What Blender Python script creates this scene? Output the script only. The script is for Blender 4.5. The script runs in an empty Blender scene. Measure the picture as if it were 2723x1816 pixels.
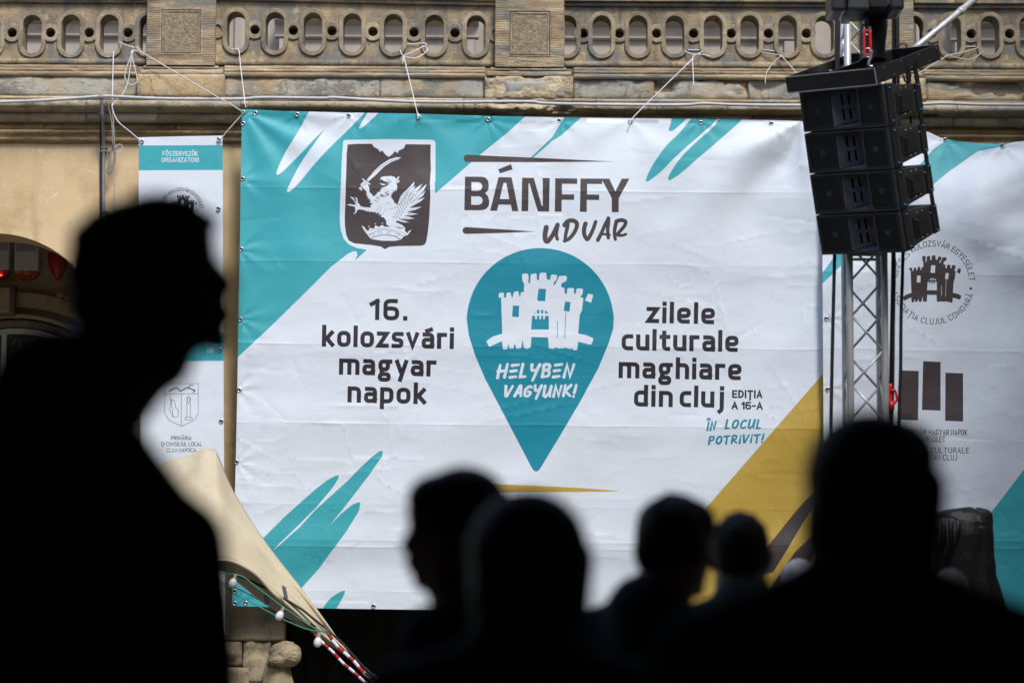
import bpy, bmesh, math, random
import numpy as np
from mathutils import Vector, Matrix
from mathutils.geometry import delaunay_2d_cdt
random.seed(7)
R = math.radians
sc = bpy.context.scene
col = sc.collection

# ------------------------------------------------------------------ camera, world, sun, exposure
F = 6430.0                      # focal length in photo pixels (85 mm on a 36 mm wide sensor)
CX, CY, CAMZ = 1361.5, 908.0, 1.33
PITCH = math.atan(652 / F)
ROLL = R(0.3)
_f = Vector((0, math.cos(PITCH), math.sin(PITCH)))
_r0 = Vector((1, 0, 0)); _u0 = Vector((0, -math.sin(PITCH), math.cos(PITCH)))
_r = _r0 * math.cos(ROLL) + _u0 * math.sin(ROLL)
_u = _u0 * math.cos(ROLL) - _r0 * math.sin(ROLL)
cam = bpy.data.cameras.new('camera'); camo = bpy.data.objects.new('camera', cam); col.objects.link(camo)
camo.matrix_world = Matrix(((_r.x, _u.x, -_f.x, 0), (_r.y, _u.y, -_f.y, 0), (_r.z, _u.z, -_f.z, CAMZ), (0, 0, 0, 1)))
cam.sensor_width = 36; cam.lens = F / 2723 * 36; cam.clip_start = 0.1; cam.clip_end = 500
cam.dof.use_dof = True; cam.dof.focus_distance = 20.2; cam.dof.aperture_fstop = 2.05
sc.camera = camo

SUN_EL, SUN_AZ = 50, 160        # azimuth of the sun, degrees clockwise from +Y (behind the camera, a little right)
w = bpy.data.worlds.new('World'); sc.world = w; w.use_nodes = True
nt = w.node_tree; bg = nt.nodes['Background']; sky = nt.nodes.new('ShaderNodeTexSky')
sky.sky_type = 'NISHITA'; sky.sun_disc = False; sky.sun_elevation = R(SUN_EL); sky.sun_rotation = R(SUN_AZ)
sky.air_density = 1.0; sky.dust_density = 1.6; sky.ozone_density = 1.0
nt.links.new(sky.outputs[0], bg.inputs[0]); bg.inputs[1].default_value = 0.11
sun = bpy.data.lights.new('sun', 'SUN'); sun.energy = 1.4; sun.angle = R(14); sun.color = (1, .97, .93)
so = bpy.data.objects.new('sun', sun); col.objects.link(so)
sd = Vector((math.sin(R(SUN_AZ)) * math.cos(R(SUN_EL)), math.cos(R(SUN_AZ)) * math.cos(R(SUN_EL)), math.sin(R(SUN_EL))))
so.rotation_euler = sd.to_track_quat('Z', 'Y').to_euler()
sc.view_settings.view_transform = 'Standard'; sc.view_settings.look = 'None'
sc.view_settings.exposure = 1.17; sc.view_settings.gamma = 1
sc.render.engine = 'CYCLES'
sc.cycles.use_denoising = True; sc.cycles.max_bounces = 6

# ------------------------------------------------------------------ pixel -> place
def at(px, py, Y):
    d = _f + _r * ((px - CX) / F) - _u * ((py - CY) / F)
    t = Y / d.y
    return Vector((d.x * t, Y, CAMZ + d.z * t))
def at_np(px, py, Y):
    dx = _f.x + _r.x * ((px - CX) / F) - _u.x * ((py - CY) / F)
    dy = _f.y + _r.y * ((px - CX) / F) - _u.y * ((py - CY) / F)
    dz = _f.z + _r.z * ((px - CX) / F) - _u.z * ((py - CY) / F)
    t = Y / dy
    return np.stack([dx * t, Y + 0 * t, CAMZ + dz * t], 1)
def AX(px, Y, py=150): return at(px, py, Y).x
def AZ(py, Y, px=1361): return at(px, py, Y).z

# ------------------------------------------------------------------ objects
def tag(o, label=None, cat=None, group=None, kind=None):
    if label: o['label'] = label
    if cat: o['category'] = cat
    if group: o['group'] = group
    if kind: o['kind'] = kind
    return o
def empty(name, loc=(0, 0, 0), rot=(0, 0, 0)):
    o = bpy.data.objects.new(name, None); col.objects.link(o); o.location = loc; o.rotation_euler = rot
    o.empty_display_size = .1
    return o
def link(name, me, parent=None, m=None):
    o = bpy.data.objects.new(name, me); col.objects.link(o)
    if parent: o.parent = parent
    if m is not None and len(me.materials) == 0: me.materials.append(m)
    return o
def copy_tree(o, parent=None):
    c = o.copy(); col.objects.link(c); c.parent = parent
    for ch in list(o.children): copy_tree(ch, c)
    return c

class MB:
    """collects shapes into one mesh"""
    def __init__(s): s.v = []; s.f = []
    def add(s, vs, fs):
        n = len(s.v); s.v += [tuple(p) for p in vs]; s.f += [tuple(i + n for i in f) for f in fs]; return s
    def box(s, x0, x1, y0, y1, z0, z1):
        return s.add([(x0,y0,z0),(x1,y0,z0),(x1,y1,z0),(x0,y1,z0),(x0,y0,z1),(x1,y0,z1),(x1,y1,z1),(x0,y1,z1)],
                     [(0,3,2,1),(4,5,6,7),(0,1,5,4),(1,2,6,5),(2,3,7,6),(3,0,4,7)])
    def tube(s, pts, r, n=8, cap=True):
        pts = [Vector(p) for p in pts]; rs = r if isinstance(r, (list, tuple)) else [r] * len(pts)
        T = []
        for i in range(len(pts)):
            a = pts[max(i - 1, 0)]; b = pts[min(i + 1, len(pts) - 1)]
            t = (b - a); t = t.normalized() if t.length > 1e-9 else Vector((0, 0, 1)); T.append(t)
        up = Vector((0, 0, 1)) if abs(T[0].z) < .9 else Vector((0, 1, 0))
        nrm = (up - T[0] * up.dot(T[0])).normalized()
        vs = []; fs = []
        for i, p in enumerate(pts):
            nrm = (nrm - T[i] * nrm.dot(T[i])).normalized(); b = T[i].cross(nrm)
            for k in range(n):
                a = 2 * math.pi * k / n; vs.append(p + (nrm * math.cos(a) + b * math.sin(a)) * rs[i])
        for i in range(len(pts) - 1):
            for k in range(n):
                k2 = (k + 1) % n; fs.append((i*n+k, i*n+k2, (i+1)*n+k2, (i+1)*n+k))
        if cap:
            fs.append(tuple(range(n))[::-1]); fs.append(tuple((len(pts)-1)*n + k for k in range(n)))
        return s.add(vs, fs)
    def ell(s, c, r, nu=16, nv=10, rot=None):
        c = Vector(c); vs = []; fs = []
        for j in range(nv + 1):
            ph = math.pi * j / nv
            for i in range(nu):
                th = 2 * math.pi * i / nu
                p = Vector((r[0]*math.sin(ph)*math.cos(th), r[1]*math.sin(ph)*math.sin(th), r[2]*math.cos(ph)))
                if rot is not None: p = rot @ p
                vs.append(c + p)
        for j in range(nv):
            for i in range(nu):
                i2 = (i + 1) % nu; fs.append((j*nu+i, (j+1)*nu+i, (j+1)*nu+i2, j*nu+i2))
        return s.add(vs, fs)
    def cap(s, a, b, ra, rb, n=12):
        a = Vector(a); b = Vector(b); d = (b - a).normalized(); pts = []; rs = []
        for k in range(4, 0, -1): t = k / 4 * math.pi / 2; pts.append(a - d * ra * math.sin(t)); rs.append(max(ra * math.cos(t), .0006))
        pts += [a, b]; rs += [ra, rb]
        for k in range(1, 5): t = k / 4 * math.pi / 2; pts.append(b + d * rb * math.sin(t)); rs.append(max(rb * math.cos(t), .0006))
        return s.tube(pts, rs, n)
    def extr_x(s, prof, x0, x1, nx=1):
        """profile [(y,z)] (open, seen from -Y) extruded along x, closed at the back by the caller's points"""
        n = len(prof); vs = []; fs = []
        for i in range(nx + 1):
            x = x0 + (x1 - x0) * i / nx
            vs += [(x, y, z) for y, z in prof]
        for i in range(nx):
            for k in range(n):
                k2 = (k + 1) % n; fs.append((i*n+k, i*n+k2, (i+1)*n+k2, (i+1)*n+k))
        fs.append(tuple(range(n))); fs.append(tuple(nx*n + k for k in range(n))[::-1])
        return s.add(vs, fs)
    def loft(s, rows, closed=False):
        n = len(rows[0]); vs = [p for r in rows for p in r]; fs = []
        for i in range(len(rows) - 1):
            for k in range(n if closed else n - 1):
                k2 = (k + 1) % n; fs.append((i*n+k, i*n+k2, (i+1)*n+k2, (i+1)*n+k))
        return s.add(vs, fs)
    def build(s, name, m, parent=None, smooth=False, bevel=0, solid=0, auto=None, seg=2):
        me = bpy.data.meshes.new(name); me.from_pydata([tuple(p) for p in s.v], [], s.f); me.validate()
        bm = bmesh.new(); bm.from_mesh(me)
        bmesh.ops.recalc_face_normals(bm, faces=bm.faces)
        if bevel: bmesh.ops.bevel(bm, geom=[e for e in bm.edges if e.calc_face_angle(0) > .5], offset=bevel, segments=seg, affect='EDGES', profile=.6, clamp_overlap=True)
        if solid:
            bmesh.ops.solidify(bm, geom=bm.faces[:], thickness=solid)
        bm.to_mesh(me); bm.free()
        if smooth: me.polygons.foreach_set('use_smooth', [True] * len(me.polygons))
        if auto: me.set_sharp_from_angle(angle=R(auto)) if hasattr(me, 'set_sharp_from_angle') else None
        return link(name, me, parent, m)

# ------------------------------------------------------------------ materials
def newmat(name):
    m = bpy.data.materials.new(name); m.use_nodes = True
    return m, m.node_tree, m.node_tree.nodes['Principled BSDF']
def rgb(c): return (c[0], c[1], c[2], 1)
def noise_mat(name, cols, scale=6, rough=.8, bump=.2, bscale=40, metal=0, spec=.4, dist=.01, detail=8, stretch=(1,1,1), spots=None, streak=None, contrast=(.35,.65), cracks=0, coat=0, rnd=0):
    """weathered material: cols mixed by noise; spots=(col, scale, lo, hi) patches; streak=(col, amount) vertical dirt"""
    m, t, b = newmat(name); N = t.nodes; L = t.links
    tc = N.new('ShaderNodeTexCoord'); mp = N.new('ShaderNodeMapping'); mp.inputs['Scale'].default_value = stretch
    geo = N.new('ShaderNodeNewGeometry')
    L.new(geo.outputs['Position'] if rnd == 0 else tc.outputs['Object'], mp.inputs[0])
    vec = mp.outputs[0]
    n1 = N.new('ShaderNodeTexNoise'); n1.inputs['Scale'].default_value = scale; n1.inputs['Detail'].default_value = detail; n1.inputs['Roughness'].default_value = .62
    L.new(vec, n1.inputs[0])
    cr = N.new('ShaderNodeValToRGB'); L.new(n1.outputs[0], cr.inputs[0])
    e = cr.color_ramp.elements; k = len(cols)
    while len(e) < k: e.new(.5)
    for i, c in enumerate(cols):
        e[i].position = contrast[0] + (contrast[1] - contrast[0]) * (i / (k - 1) if k > 1 else 0); e[i].color = rgb(c)
    out = cr.outputs[0]
    def mixin(outp, c, fac):
        mx = N.new('ShaderNodeMix'); mx.data_type = 'RGBA'; L.new(fac, mx.inputs[0]); L.new(outp, mx.inputs[6]); mx.inputs[7].default_value = rgb(c); return mx.outputs[2]
    def ramp(src, lo, hi):
        r = N.new('ShaderNodeMapRange'); r.inputs[1].default_value = lo; r.inputs[2].default_value = hi; L.new(src, r.inputs[0]); return r.outputs[0]
    for i, (c, s_, lo, hi) in enumerate(spots or []):
        n2 = N.new('ShaderNodeTexNoise'); n2.inputs['Scale'].default_value = s_; n2.inputs['Detail'].default_value = 10; n2.inputs['Roughness'].default_value = .68
        off = N.new('ShaderNodeVectorMath'); off.operation = 'ADD'; off.inputs[1].default_value = (13.7 * (i + 1), 5.1 * i, 7.7 * i); L.new(vec, off.inputs[0]); L.new(off.outputs[0], n2.inputs[0])
        out = mixin(out, c, ramp(n2.outputs[0], lo, hi))
    if streak:
        mp2 = N.new('ShaderNodeMapping'); mp2.inputs['Scale'].default_value = streak[2] if len(streak) > 2 else (14, 14, 1.2); L.new(geo.outputs['Position'], mp2.inputs[0])
        n3 = N.new('ShaderNodeTexNoise'); n3.inputs['Scale'].default_value = 1; n3.inputs['Detail'].default_value = 6; L.new(mp2.outputs[0], n3.inputs[0])
        r = ramp(n3.outputs[0], .5, .75); mu = N.new('ShaderNodeMath'); mu.operation = 'MULTIPLY'; mu.inputs[1].default_value = streak[1]; L.new(r, mu.inputs[0])
        out = mixin(out, streak[0], mu.outputs[0])
    if cracks:
        vo = N.new('ShaderNodeTexVoronoi'); vo.feature = 'DISTANCE_TO_EDGE'; vo.inputs['Scale'].default_value = cracks
        nd = N.new('ShaderNodeVectorMath'); nd.operation = 'ADD'; L.new(vec, nd.inputs[0]); L.new(n1.outputs[1], nd.inputs[1]); L.new(nd.outputs[0], vo.inputs[0])
        out = mixin(out, tuple(x * .35 for x in cols[0]), ramp(vo.outputs[0], .012, .0))
    if spots and any(q[1] == 34 for q in spots):        # neighbouring stones differ a little
        oi = N.new('ShaderNodeObjectInfo'); mr = N.new('ShaderNodeMapRange'); mr.inputs[3].default_value = .86; mr.inputs[4].default_value = 1.22; L.new(oi.outputs['Random'], mr.inputs[0])
        hs_ = N.new('ShaderNodeHueSaturation'); hs_.inputs['Saturation'].default_value = .82; L.new(mr.outputs[0], hs_.inputs['Value']); L.new(out, hs_.inputs['Color']); out = hs_.outputs[0]
    L.new(out, b.inputs['Base Color'])
    b.inputs['Roughness'].default_value = rough; b.inputs['Metallic'].default_value = metal; b.inputs['Specular IOR Level'].default_value = spec
    if coat: b.inputs['Coat Weight'].default_value = coat
    if bump:
        n4 = N.new('ShaderNodeTexNoise'); n4.inputs['Scale'].default_value = bscale; n4.inputs['Detail'].default_value = 7; n4.inputs['Roughness'].default_value = .6; L.new(vec, n4.inputs[0])
        bp = N.new('ShaderNodeBump'); bp.inputs['Strength'].default_value = bump; bp.inputs['Distance'].default_value = dist
        ad = N.new('ShaderNodeMath'); ad.operation = 'ADD'; L.new(n4.outputs[0], ad.inputs[0]); L.new(n1.outputs[0], ad.inputs[1])
        L.new(ad.outputs[0], bp.inputs['Height']); L.new(bp.outputs[0], b.inputs['Normal'])
    return m
def wave_mat(name, cols, axis, scale, bump=.8, dist=.006):
    """tooled stone: combed grooves across the given axis"""
    m = noise_mat(name, cols, 9, .9, .3, 60); t = m.node_tree; N = t.nodes; L = t.links; b = N['Principled BSDF']
    geo = N.new('ShaderNodeNewGeometry'); wv = N.new('ShaderNodeTexWave'); wv.bands_direction = axis
    wv.inputs['Scale'].default_value = scale; wv.inputs['Distortion'].default_value = 2.2; wv.inputs['Detail'].default_value = 3; wv.inputs['Detail Scale'].default_value = 2.5
    L.new(geo.outputs['Position'], wv.inputs[0])
    bp = N.new('ShaderNodeBump'); bp.inputs['Strength'].default_value = bump; bp.inputs['Distance'].default_value = dist
    L.new(wv.outputs[1], bp.inputs['Height']); old = b.inputs['Normal'].links[0].from_socket; L.new(old, bp.inputs['Normal']); L.new(bp.outputs[0], b.inputs['Normal'])
    return m
def plain(name, c, rough=.5, metal=0, spec=.5, bump=0, bscale=80, var=.85):
    return noise_mat(name, [tuple(x * var for x in c), c], 12, rough, bump, bscale, metal, spec, dist=.003)

DKM = ((.07,.060,.045), 34, .56, .72)      # fine pitting and soot
M = {}
M['bal'] = noise_mat('weathered_balustrade_stone', [(0.163,0.126,0.077), (0.286,0.210,0.114), (0.434,0.308,0.135)], 4, .92, .7, 55, dist=.014, spots=[((0.187,0.183,0.160), 2.2, .50, .60), ((0.490,0.363,0.163), 6, .58, .68), ((0.549,0.495,0.367), 11, .64, .72), DKM], streak=((0.091,0.073,0.049), .7))
M['ring'] = noise_mat('carved_ring_stone', [(0.193,0.149,0.092), (0.301,0.231,0.133), (0.417,0.319,0.178)], 6, .92, .7, 70, dist=.012, spots=[((0.165,0.156,0.130), 3.5, .52, .64), ((0.125,0.109,0.082), 14, .58, .7), DKM])
M['rail'] = noise_mat('rail_stone', [(0.218,0.147,0.070), (0.346,0.236,0.112), (0.501,0.393,0.223)], 4, .92, .8, 50, dist=.016, stretch=(.5,1,3), spots=[((0.227,0.220,0.188), 2.4, .50, .60), ((0.640,0.546,0.390), 8, .60, .70), ((0.112,0.089,0.058), 5, .58, .68), DKM])
M['plinth'] = noise_mat('plaster_patched_plinth', [(0.313,0.300,0.257), (0.371,0.355,0.301), (0.355,0.277,0.151)], 2.2, .9, .5, 45, dist=.014, stretch=(.7,1,1.2), spots=[((.36,.25,.115), 3.4, .51, .60), ((0.199,0.183,0.151), 2.6, .54, .62), ((0.101,0.086,0.062), 3.6, .62, .72), ((0.467,0.436,0.357), 9, .6, .68), DKM], cracks=1.3)
M['pbase'] = noise_mat('ochre_pedestal_base_stone', [(0.291,0.210,0.118), (0.412,0.274,0.112), (0.476,0.337,0.164)], 3.6, .9, .6, 40, dist=.014, spots=[((0.274,0.268,0.245), 2.2, .54, .61), ((0.139,0.111,0.070), 5, .60, .70), DKM], cracks=1.0)
M['broken'] = noise_mat('broken_pale_stone', [(.30,.23,.14), (.48,.39,.25), (.58,.50,.36)], 7, .95, 1.0, 22, dist=.03, spots=[((.13,.10,.065), 9, .58, .68), ((.27,.265,.25), 3, .60, .66)])
M['torus'] = noise_mat('roll_moulding_stone', [(0.289,0.232,0.143), (0.434,0.343,0.204), (0.527,0.437,0.283)], 3, .9, .7, 38, dist=.014, stretch=(.8,1,1), spots=[((0.153,0.160,0.097), 4, .56, .66), ((0.301,0.301,0.281), 2, .56, .64), ((0.065,0.059,0.047), 1.4, .60, .68), DKM])
M['cornice'] = noise_mat('cornice_stone', [(0.247,0.187,0.090), (0.402,0.288,0.131), (0.478,0.365,0.200)], 3, .9, .5, 40, dist=.012, stretch=(.5,1,1.6), spots=[((0.322,0.313,0.270), 1.8, .52, .60), ((0.138,0.103,0.051), 4, .58, .7), DKM], streak=((0.117,0.083,0.039), .6))
M['frieze'] = noise_mat('stained_ochre_frieze', [(0.280,0.165,0.043), (0.417,0.265,0.089), (0.499,0.339,0.132)], 3, .9, .45, 40, dist=.01, stretch=(.5,1,2), spots=[((0.138,0.099,0.053), 3, .54, .66), ((0.574,0.452,0.269), 7, .64, .7), DKM], streak=((0.125,0.086,0.040), .55))
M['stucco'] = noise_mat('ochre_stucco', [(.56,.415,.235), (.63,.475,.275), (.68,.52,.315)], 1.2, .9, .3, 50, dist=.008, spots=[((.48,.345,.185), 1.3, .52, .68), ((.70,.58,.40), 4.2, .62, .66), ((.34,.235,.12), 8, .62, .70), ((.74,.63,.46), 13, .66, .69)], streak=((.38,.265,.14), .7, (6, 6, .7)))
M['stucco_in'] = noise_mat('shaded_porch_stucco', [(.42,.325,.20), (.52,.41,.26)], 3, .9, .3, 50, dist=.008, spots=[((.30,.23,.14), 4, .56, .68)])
M['upper'] = noise_mat('upper_storey_render', [(.36,.315,.27), (.42,.37,.32)], 3, .9, .3, 50, dist=.006, spots=[((.27,.235,.20), 3, .58, .68), ((.46,.40,.30), 6, .64, .70)], streak=((.25,.22,.19), .4))
M['dark_stone'] = noise_mat('mottled_dark_stone', [(.10,.085,.06), (.19,.15,.10), (.27,.22,.15)], 3, .92, .6, 30, dist=.015, spots=[((.05,.045,.035), 3, .55, .7)])  # darker mottled stone for slab, keystone, arch moulding and hole backings
M['pitted'] = noise_mat('pitted_panel_stone', [(.20,.155,.10), (.28,.222,.142), (.37,.30,.20)], 38, .95, 1.0, 60, dist=.012, contrast=(.34,.70), detail=3)
M['comb_h'] = wave_mat('combed_stone_level', [(.23,.175,.105), (.33,.26,.155)], 'Z', 22)
M['comb_v'] = wave_mat('combed_stone_upright', [(.23,.175,.105), (.33,.26,.155)], 'X', 22)
M['conduit'] = plain('grey_plastic_conduit', (.50,.51,.53), .45)
M['conduitd'] = plain('dark_grey_conduit', (.25,.25,.26), .5)
M['string'] = plain('white_cord', (.78,.78,.84), .7)
M['rope'] = plain('off_white_cord', (.62,.60,.56), .8)
M['zinc'] = plain('grommet_metal', (.62,.62,.62), .3, 1)
M['alu'] = noise_mat('brushed_aluminium_tube', [(.42,.43,.42), (.58,.59,.57)], 18, .42, .1, 90, metal=.45, stretch=(1,1,.2))
M['blk'] = plain('black_powder_coat', (.010,.010,.012), .42, 0, .5, .15, 120)
M['blk2'] = plain('scuffed_black_paint', (.016,.016,.018), .35, 0, .5, .1, 60)
M['cab'] = noise_mat('black_cabinet_paint', [(.017,.0175,.019), (.028,.029,.031)], 30, .55, .25, 200, dist=.002)
M['edge'] = plain('bare_steel_and_highlight', (.50,.50,.51), .5, .2)  # pale steel for bolts, also the frame's painted edge highlight
M['horn'] = noise_mat('dusty_grey_horn_plate', [(.06,.067,.078), (.10,.112,.128)], 14, .5, .1, 90)
M['hornl'] = noise_mat('grey_horn_flare', [(.12,.135,.15), (.18,.195,.215)], 14, .5, .1, 90)
M['blue'] = plain('blue_pin', (.01,.16,.40), .35)
M['red'] = plain('red_sling', (.55,.008,.015), .4)
M['steel'] = plain('galvanised_shackle', (.30,.31,.32), .35, .9)
M['yellow_p'] = plain('yellow_tag', (.6,.4,.02), .5)
M['cable'] = plain('black_rubber_cable', (.008,.008,.009), .5)
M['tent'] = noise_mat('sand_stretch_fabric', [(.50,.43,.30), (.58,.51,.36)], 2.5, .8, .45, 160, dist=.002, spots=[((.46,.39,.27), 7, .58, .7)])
M['tentu'] = noise_mat('tent_underside_shade', [(.26,.21,.13), (.32,.26,.17)], 3, .85, .2, 200, dist=.001)  # darker copy of the tent fabric, underside shade put into the colour
M['green'] = plain('green_cable', (.01,.20,.13), .45)
M['bulb'] = plain('opal_bulb', (.75,.76,.80), .25)
M['socket'] = plain('pale_socket', (.45,.43,.36), .5)
M['tape'] = plain('grey_gaffer_tape', (.10,.11,.12), .55)
M['bag'] = noise_mat('black_bin_liner', [(.005,.005,.006), (.008,.008,.009)], 8, .42, .5, 26, spec=.3, dist=.02, stretch=(1,1,.45))
M['void'] = noise_mat('black_cloth_and_voids', [(.006,.0055,.005), (.012,.010,.009)], 5, .9, .3, 30, stretch=(4,4,.5))  # black also stands in for dark depth behind arches and eyelet holes
M['frame'] = plain('old_white_window_paint', (.62,.58,.50), .5)
M['glass'] = noise_mat('dark_window_glass', [(.02,.028,.022), (.07,.085,.06)], 1.5, .12, 0)
M['wire'] = plain('lattice_wire', (.50,.51,.46), .5, .2)
M['boxw'] = plain('off_white_plastic', (.72,.70,.68), .45)
M['amber'] = plain('amber_lens', (.36,.09,.02), .25)
M['redl'] = plain('red_lens', (.45,.012,.02), .2)
# ------------------------------------------------------------------ flat print: outlines in photo pixels, cut into the cloth's own mesh
def rounded(pts, r, closed=False):
    pts = [np.array(p, float) for p in pts]; n = len(pts); out = []
    if r <= 0 or n < 3: return pts
    for i in range(n):
        if not closed and i in (0, n - 1): out.append(pts[i]); continue
        a, b, c = pts[i - 1], pts[i], pts[(i + 1) % n]
        la, lc = np.linalg.norm(a - b), np.linalg.norm(c - b)
        lim_a = la * (.5 if (closed or i > 1) else 1); lim_c = lc * (.5 if (closed or i < n - 2) else 1)
        q = min(r, lim_a * .98, lim_c * .98)
        p0 = b + (a - b) / max(la, 1e-9) * q; p2 = b + (c - b) / max(lc, 1e-9) * q
        for k in range(7):
            t = k / 6; B = b * .12 + (p0 + p2) * .44 if 0 else b
            # superelliptic corner
            s = (1 - t) ** 2 * p0 + 2 * t * (1 - t) * B + t * t * p2
            out.append(s)
    return out
def stroke(pts, w, cap='square', closed=False, taper=None):
    P = []
    for p in pts:
        p = np.array(p, float)
        if not P or np.linalg.norm(p - P[-1]) > 1e-3: P.append(p)
    if closed and np.linalg.norm(P[0] - P[-1]) < 1e-3: P.pop()
    n = len(P); h = w / 2
    if n < 2: return []
    def nrm(d): d = d / (np.linalg.norm(d) + 1e-12); return np.array([-d[1], d[0]])
    if not closed and cap == 'square':
        d = P[0] - P[1]; P[0] = P[0] + d / np.linalg.norm(d) * h
        d = P[-1] - P[-2]; P[-1] = P[-1] + d / np.linalg.norm(d) * h
    Lf, Rt = [], []
    for i in range(n):
        hh = h * (taper[0] + (taper[1] - taper[0]) * i / (n - 1) if taper else 1)
        if closed or 0 < i < n - 1:
            n1 = nrm(P[i] - P[i - 1]); n2 = nrm(P[(i + 1) % n] - P[i]); m = n1 + n2; L = np.linalg.norm(m)
            m = n1 if L < .2 else m / L; k = min(1 / max(np.dot(m, n1), .3), 2.2)
            Lf.append(P[i] + m * hh * k); Rt.append(P[i] - m * hh * k)
        else:
            m = nrm(P[1] - P[0]) if i == 0 else nrm(P[-1] - P[-2])
            Lf.append(P[i] + m * hh); Rt.append(P[i] - m * hh)
    if closed: return [Lf, Rt[::-1]]
    a, b = [], []
    if cap == 'round':
        for (end, q, dirv, hh) in ((1, P[-1], P[-1] - P[-2], h * (taper[1] if taper else 1)), (0, P[0], P[0] - P[1], h * (taper[0] if taper else 1))):
            dirv = dirv / np.linalg.norm(dirv); m = np.array([-dirv[1], dirv[0]])
            arc = [q + (m * math.cos(t) + dirv * math.sin(t)) * hh for t in np.linspace(0, math.pi, 7)[1:-1]]
            if end: b = arc
            else: a = arc
    return [Lf + b + Rt[::-1] + a]

# skeleton letters (centre lines; 0..10 = baseline..x-height or cap height); '@' = corner radius, leading 'o' = closed
LOW = {
 'a': '.6,10 6.8,10 6.8,0@2.8;6.8,5.7 0,5.7 0,0 5.4,0 6.8,1.6@2.2', 'c': '5.8,10 0,10 0,0 5.8,0@3.6', 'd': '7.2,0 7.2,14.7;7.2,10 0,10 0,0 6.4,0 7.2,.8@3.5',
 'e': '6.6,0 0,0 0,10 7.2,10 7.2,4.6 .4,4.6@3.3', 'g': 'o.3,3.4 6.2,3.4 6.2,10 .3,10@2.6;4.6,10 8,10;2,3.2 1,1.4 2.2,-.2@1;o0,-5.2 7,-5.2 7,-.6 0,-.6@2.2',
 'h': '0,0 0,14.7;0,10 7.2,10 7.2,0@3.2', 'i': '0,0 0,10;0,14.5 0,14.7', 'j': '2,10 2,-3.4 .4,-4.8@1.4;2,14.5 2,14.7', 'k': '0,0 0,14.7;6.2,10 2.2,5.2;1.4,5.2 2.2,5.2 6.6,0',
 'l': '0,0 0,14.7', 'm': '0,0 0,10;0,10 6.6,10 6.6,0@2.9;5,10 13,10 13,0@2.9', 'n': '0,0 0,10;0,10 7.2,10 7.2,0@3.2', 'o': 'o0,0 7.6,0 7.6,10 0,10@3.7',
 'p': '0,-5 0,10;0,10 7.2,10 7.2,0 0,0@3.5', 'r': '0,0 0,10;0,8.8 1.6,10 4.6,10@1', 's': '6.2,10 0,10 0,5.3 6.2,4.7 6.2,0 0,0@2.2', 't': '2,13.4 2,0 5.2,0@2.6;0,10 5.2,10',
 'u': '0,10 0,0 6,0 7,.8@3;7.2,10 7.2,0', 'v': '0,10 3.4,0 6.8,10', 'y': '0,10 3.6,0;7,10 2.6,-5', 'z': '0,10 6.2,10 0,0 6.4,0',
 '1': '0,11.6 3.6,14.2;3.6,0 3.6,14.2', '6': '6.4,14.5 0,14.5 0,0 7.4,0 7.4,8.2 0,8.2@3.5', '.': '0,0 0,.3', '-': '0,5 3,5'}
LOW['á'] = LOW['a'] + ';2.6,13 5.6,14.2'
UP = {
 'A': '0,0 3,10 6,0;1.1,3 4.9,3', 'B': 'o0,0 5.3,0 5.3,5.1 0,5.1@1.6;o0,5.1 5,5.1 5,10 0,10@1.6', 'C': '5.4,8.6 5.4,10 0,10 0,0 5.4,0 5.4,1.4@2.2', 'D': '0,0 0,10;0,10 3.2,10 5.7,7.2 5.7,2.8 3.2,0 0,0@1.6',
 'E': '5,10 0,10 0,0 5,0;0,5.1 4.4,5.1', 'F': '5,10 0,10 0,0;0,5 4.4,5', 'G': '5.4,8.6 5.4,10 0,10 0,0 5.6,0 5.6,4.6 3,4.6@1.8', 'H': '0,0 0,10;5.8,0 5.8,10;0,5.1 5.8,5.1', 'I': '0,0 0,10',
 'J': '3,10 3,0 0,0@2', 'K': '0,0 0,10;5.6,10 .8,5;.8,5.2 5.8,0', 'L': '0,10 0,0 4.6,0', 'M': '0,0 0,10 3.6,3 7.2,10 7.2,0', 'N': '0,0 0,10 5.8,0 5.8,10',
 'O': 'o0,0 6,0 6,10 0,10@2.9', 'P': '0,0 0,10 5.3,10 5.3,4.4 0,4.4@2', 'R': '0,0 0,10 5.3,10 5.3,4.6 0,4.6@2;3,4.6 5.6,0', 'S': '5.4,10 0,10 0,5.3 5.5,4.7 5.5,0 0,0@2.1',
 'T': '0,10 6,10;3,0 3,10', 'U': '0,10 0,0 5.8,0 5.8,10@2.7', 'V': '0,10 3,0 6,10', 'Y': '0,10 3,4.6 6,10;3,4.6 3,0', 'Z': '0,10 5.4,10 0,0 5.4,0', 'y': '0,0 0,0',
 '1': '0,7.6 2.4,9.6;2.4,0 2.4,10', '6': '5,10 0,10 0,0 5.4,0 5.4,5.8 0,5.8@2.4', '-': '0,4.6 3,4.6', '.': '0,0 0,.2', '!': '0,3 0,10;0,0 0,.2', '•': '0,4.6 0,5.2'}
for a_, b_, s_ in (('Á','A',';2.4,12.4 4.2,13.6'), ('Ă','A',';1.8,13.4 2.4,12.3 3.6,12.3 4.2,13.4'), ('Ő','O',';1.4,12.4 2.4,13.8;4,12.4 5,13.8'), ('Ü','U',';1.6,12.8 1.6,13;4.2,12.8 4.2,13'),
                   ('Î','I',';-1.2,12.2 0,13.6 1.2,12.2'), ('Ț','T',';3,-2.6 2.6,-3.6'), ('Ș','S',';2.8,-2.6 2.4,-3.6')): UP[a_] = UP[b_] + s_
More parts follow.
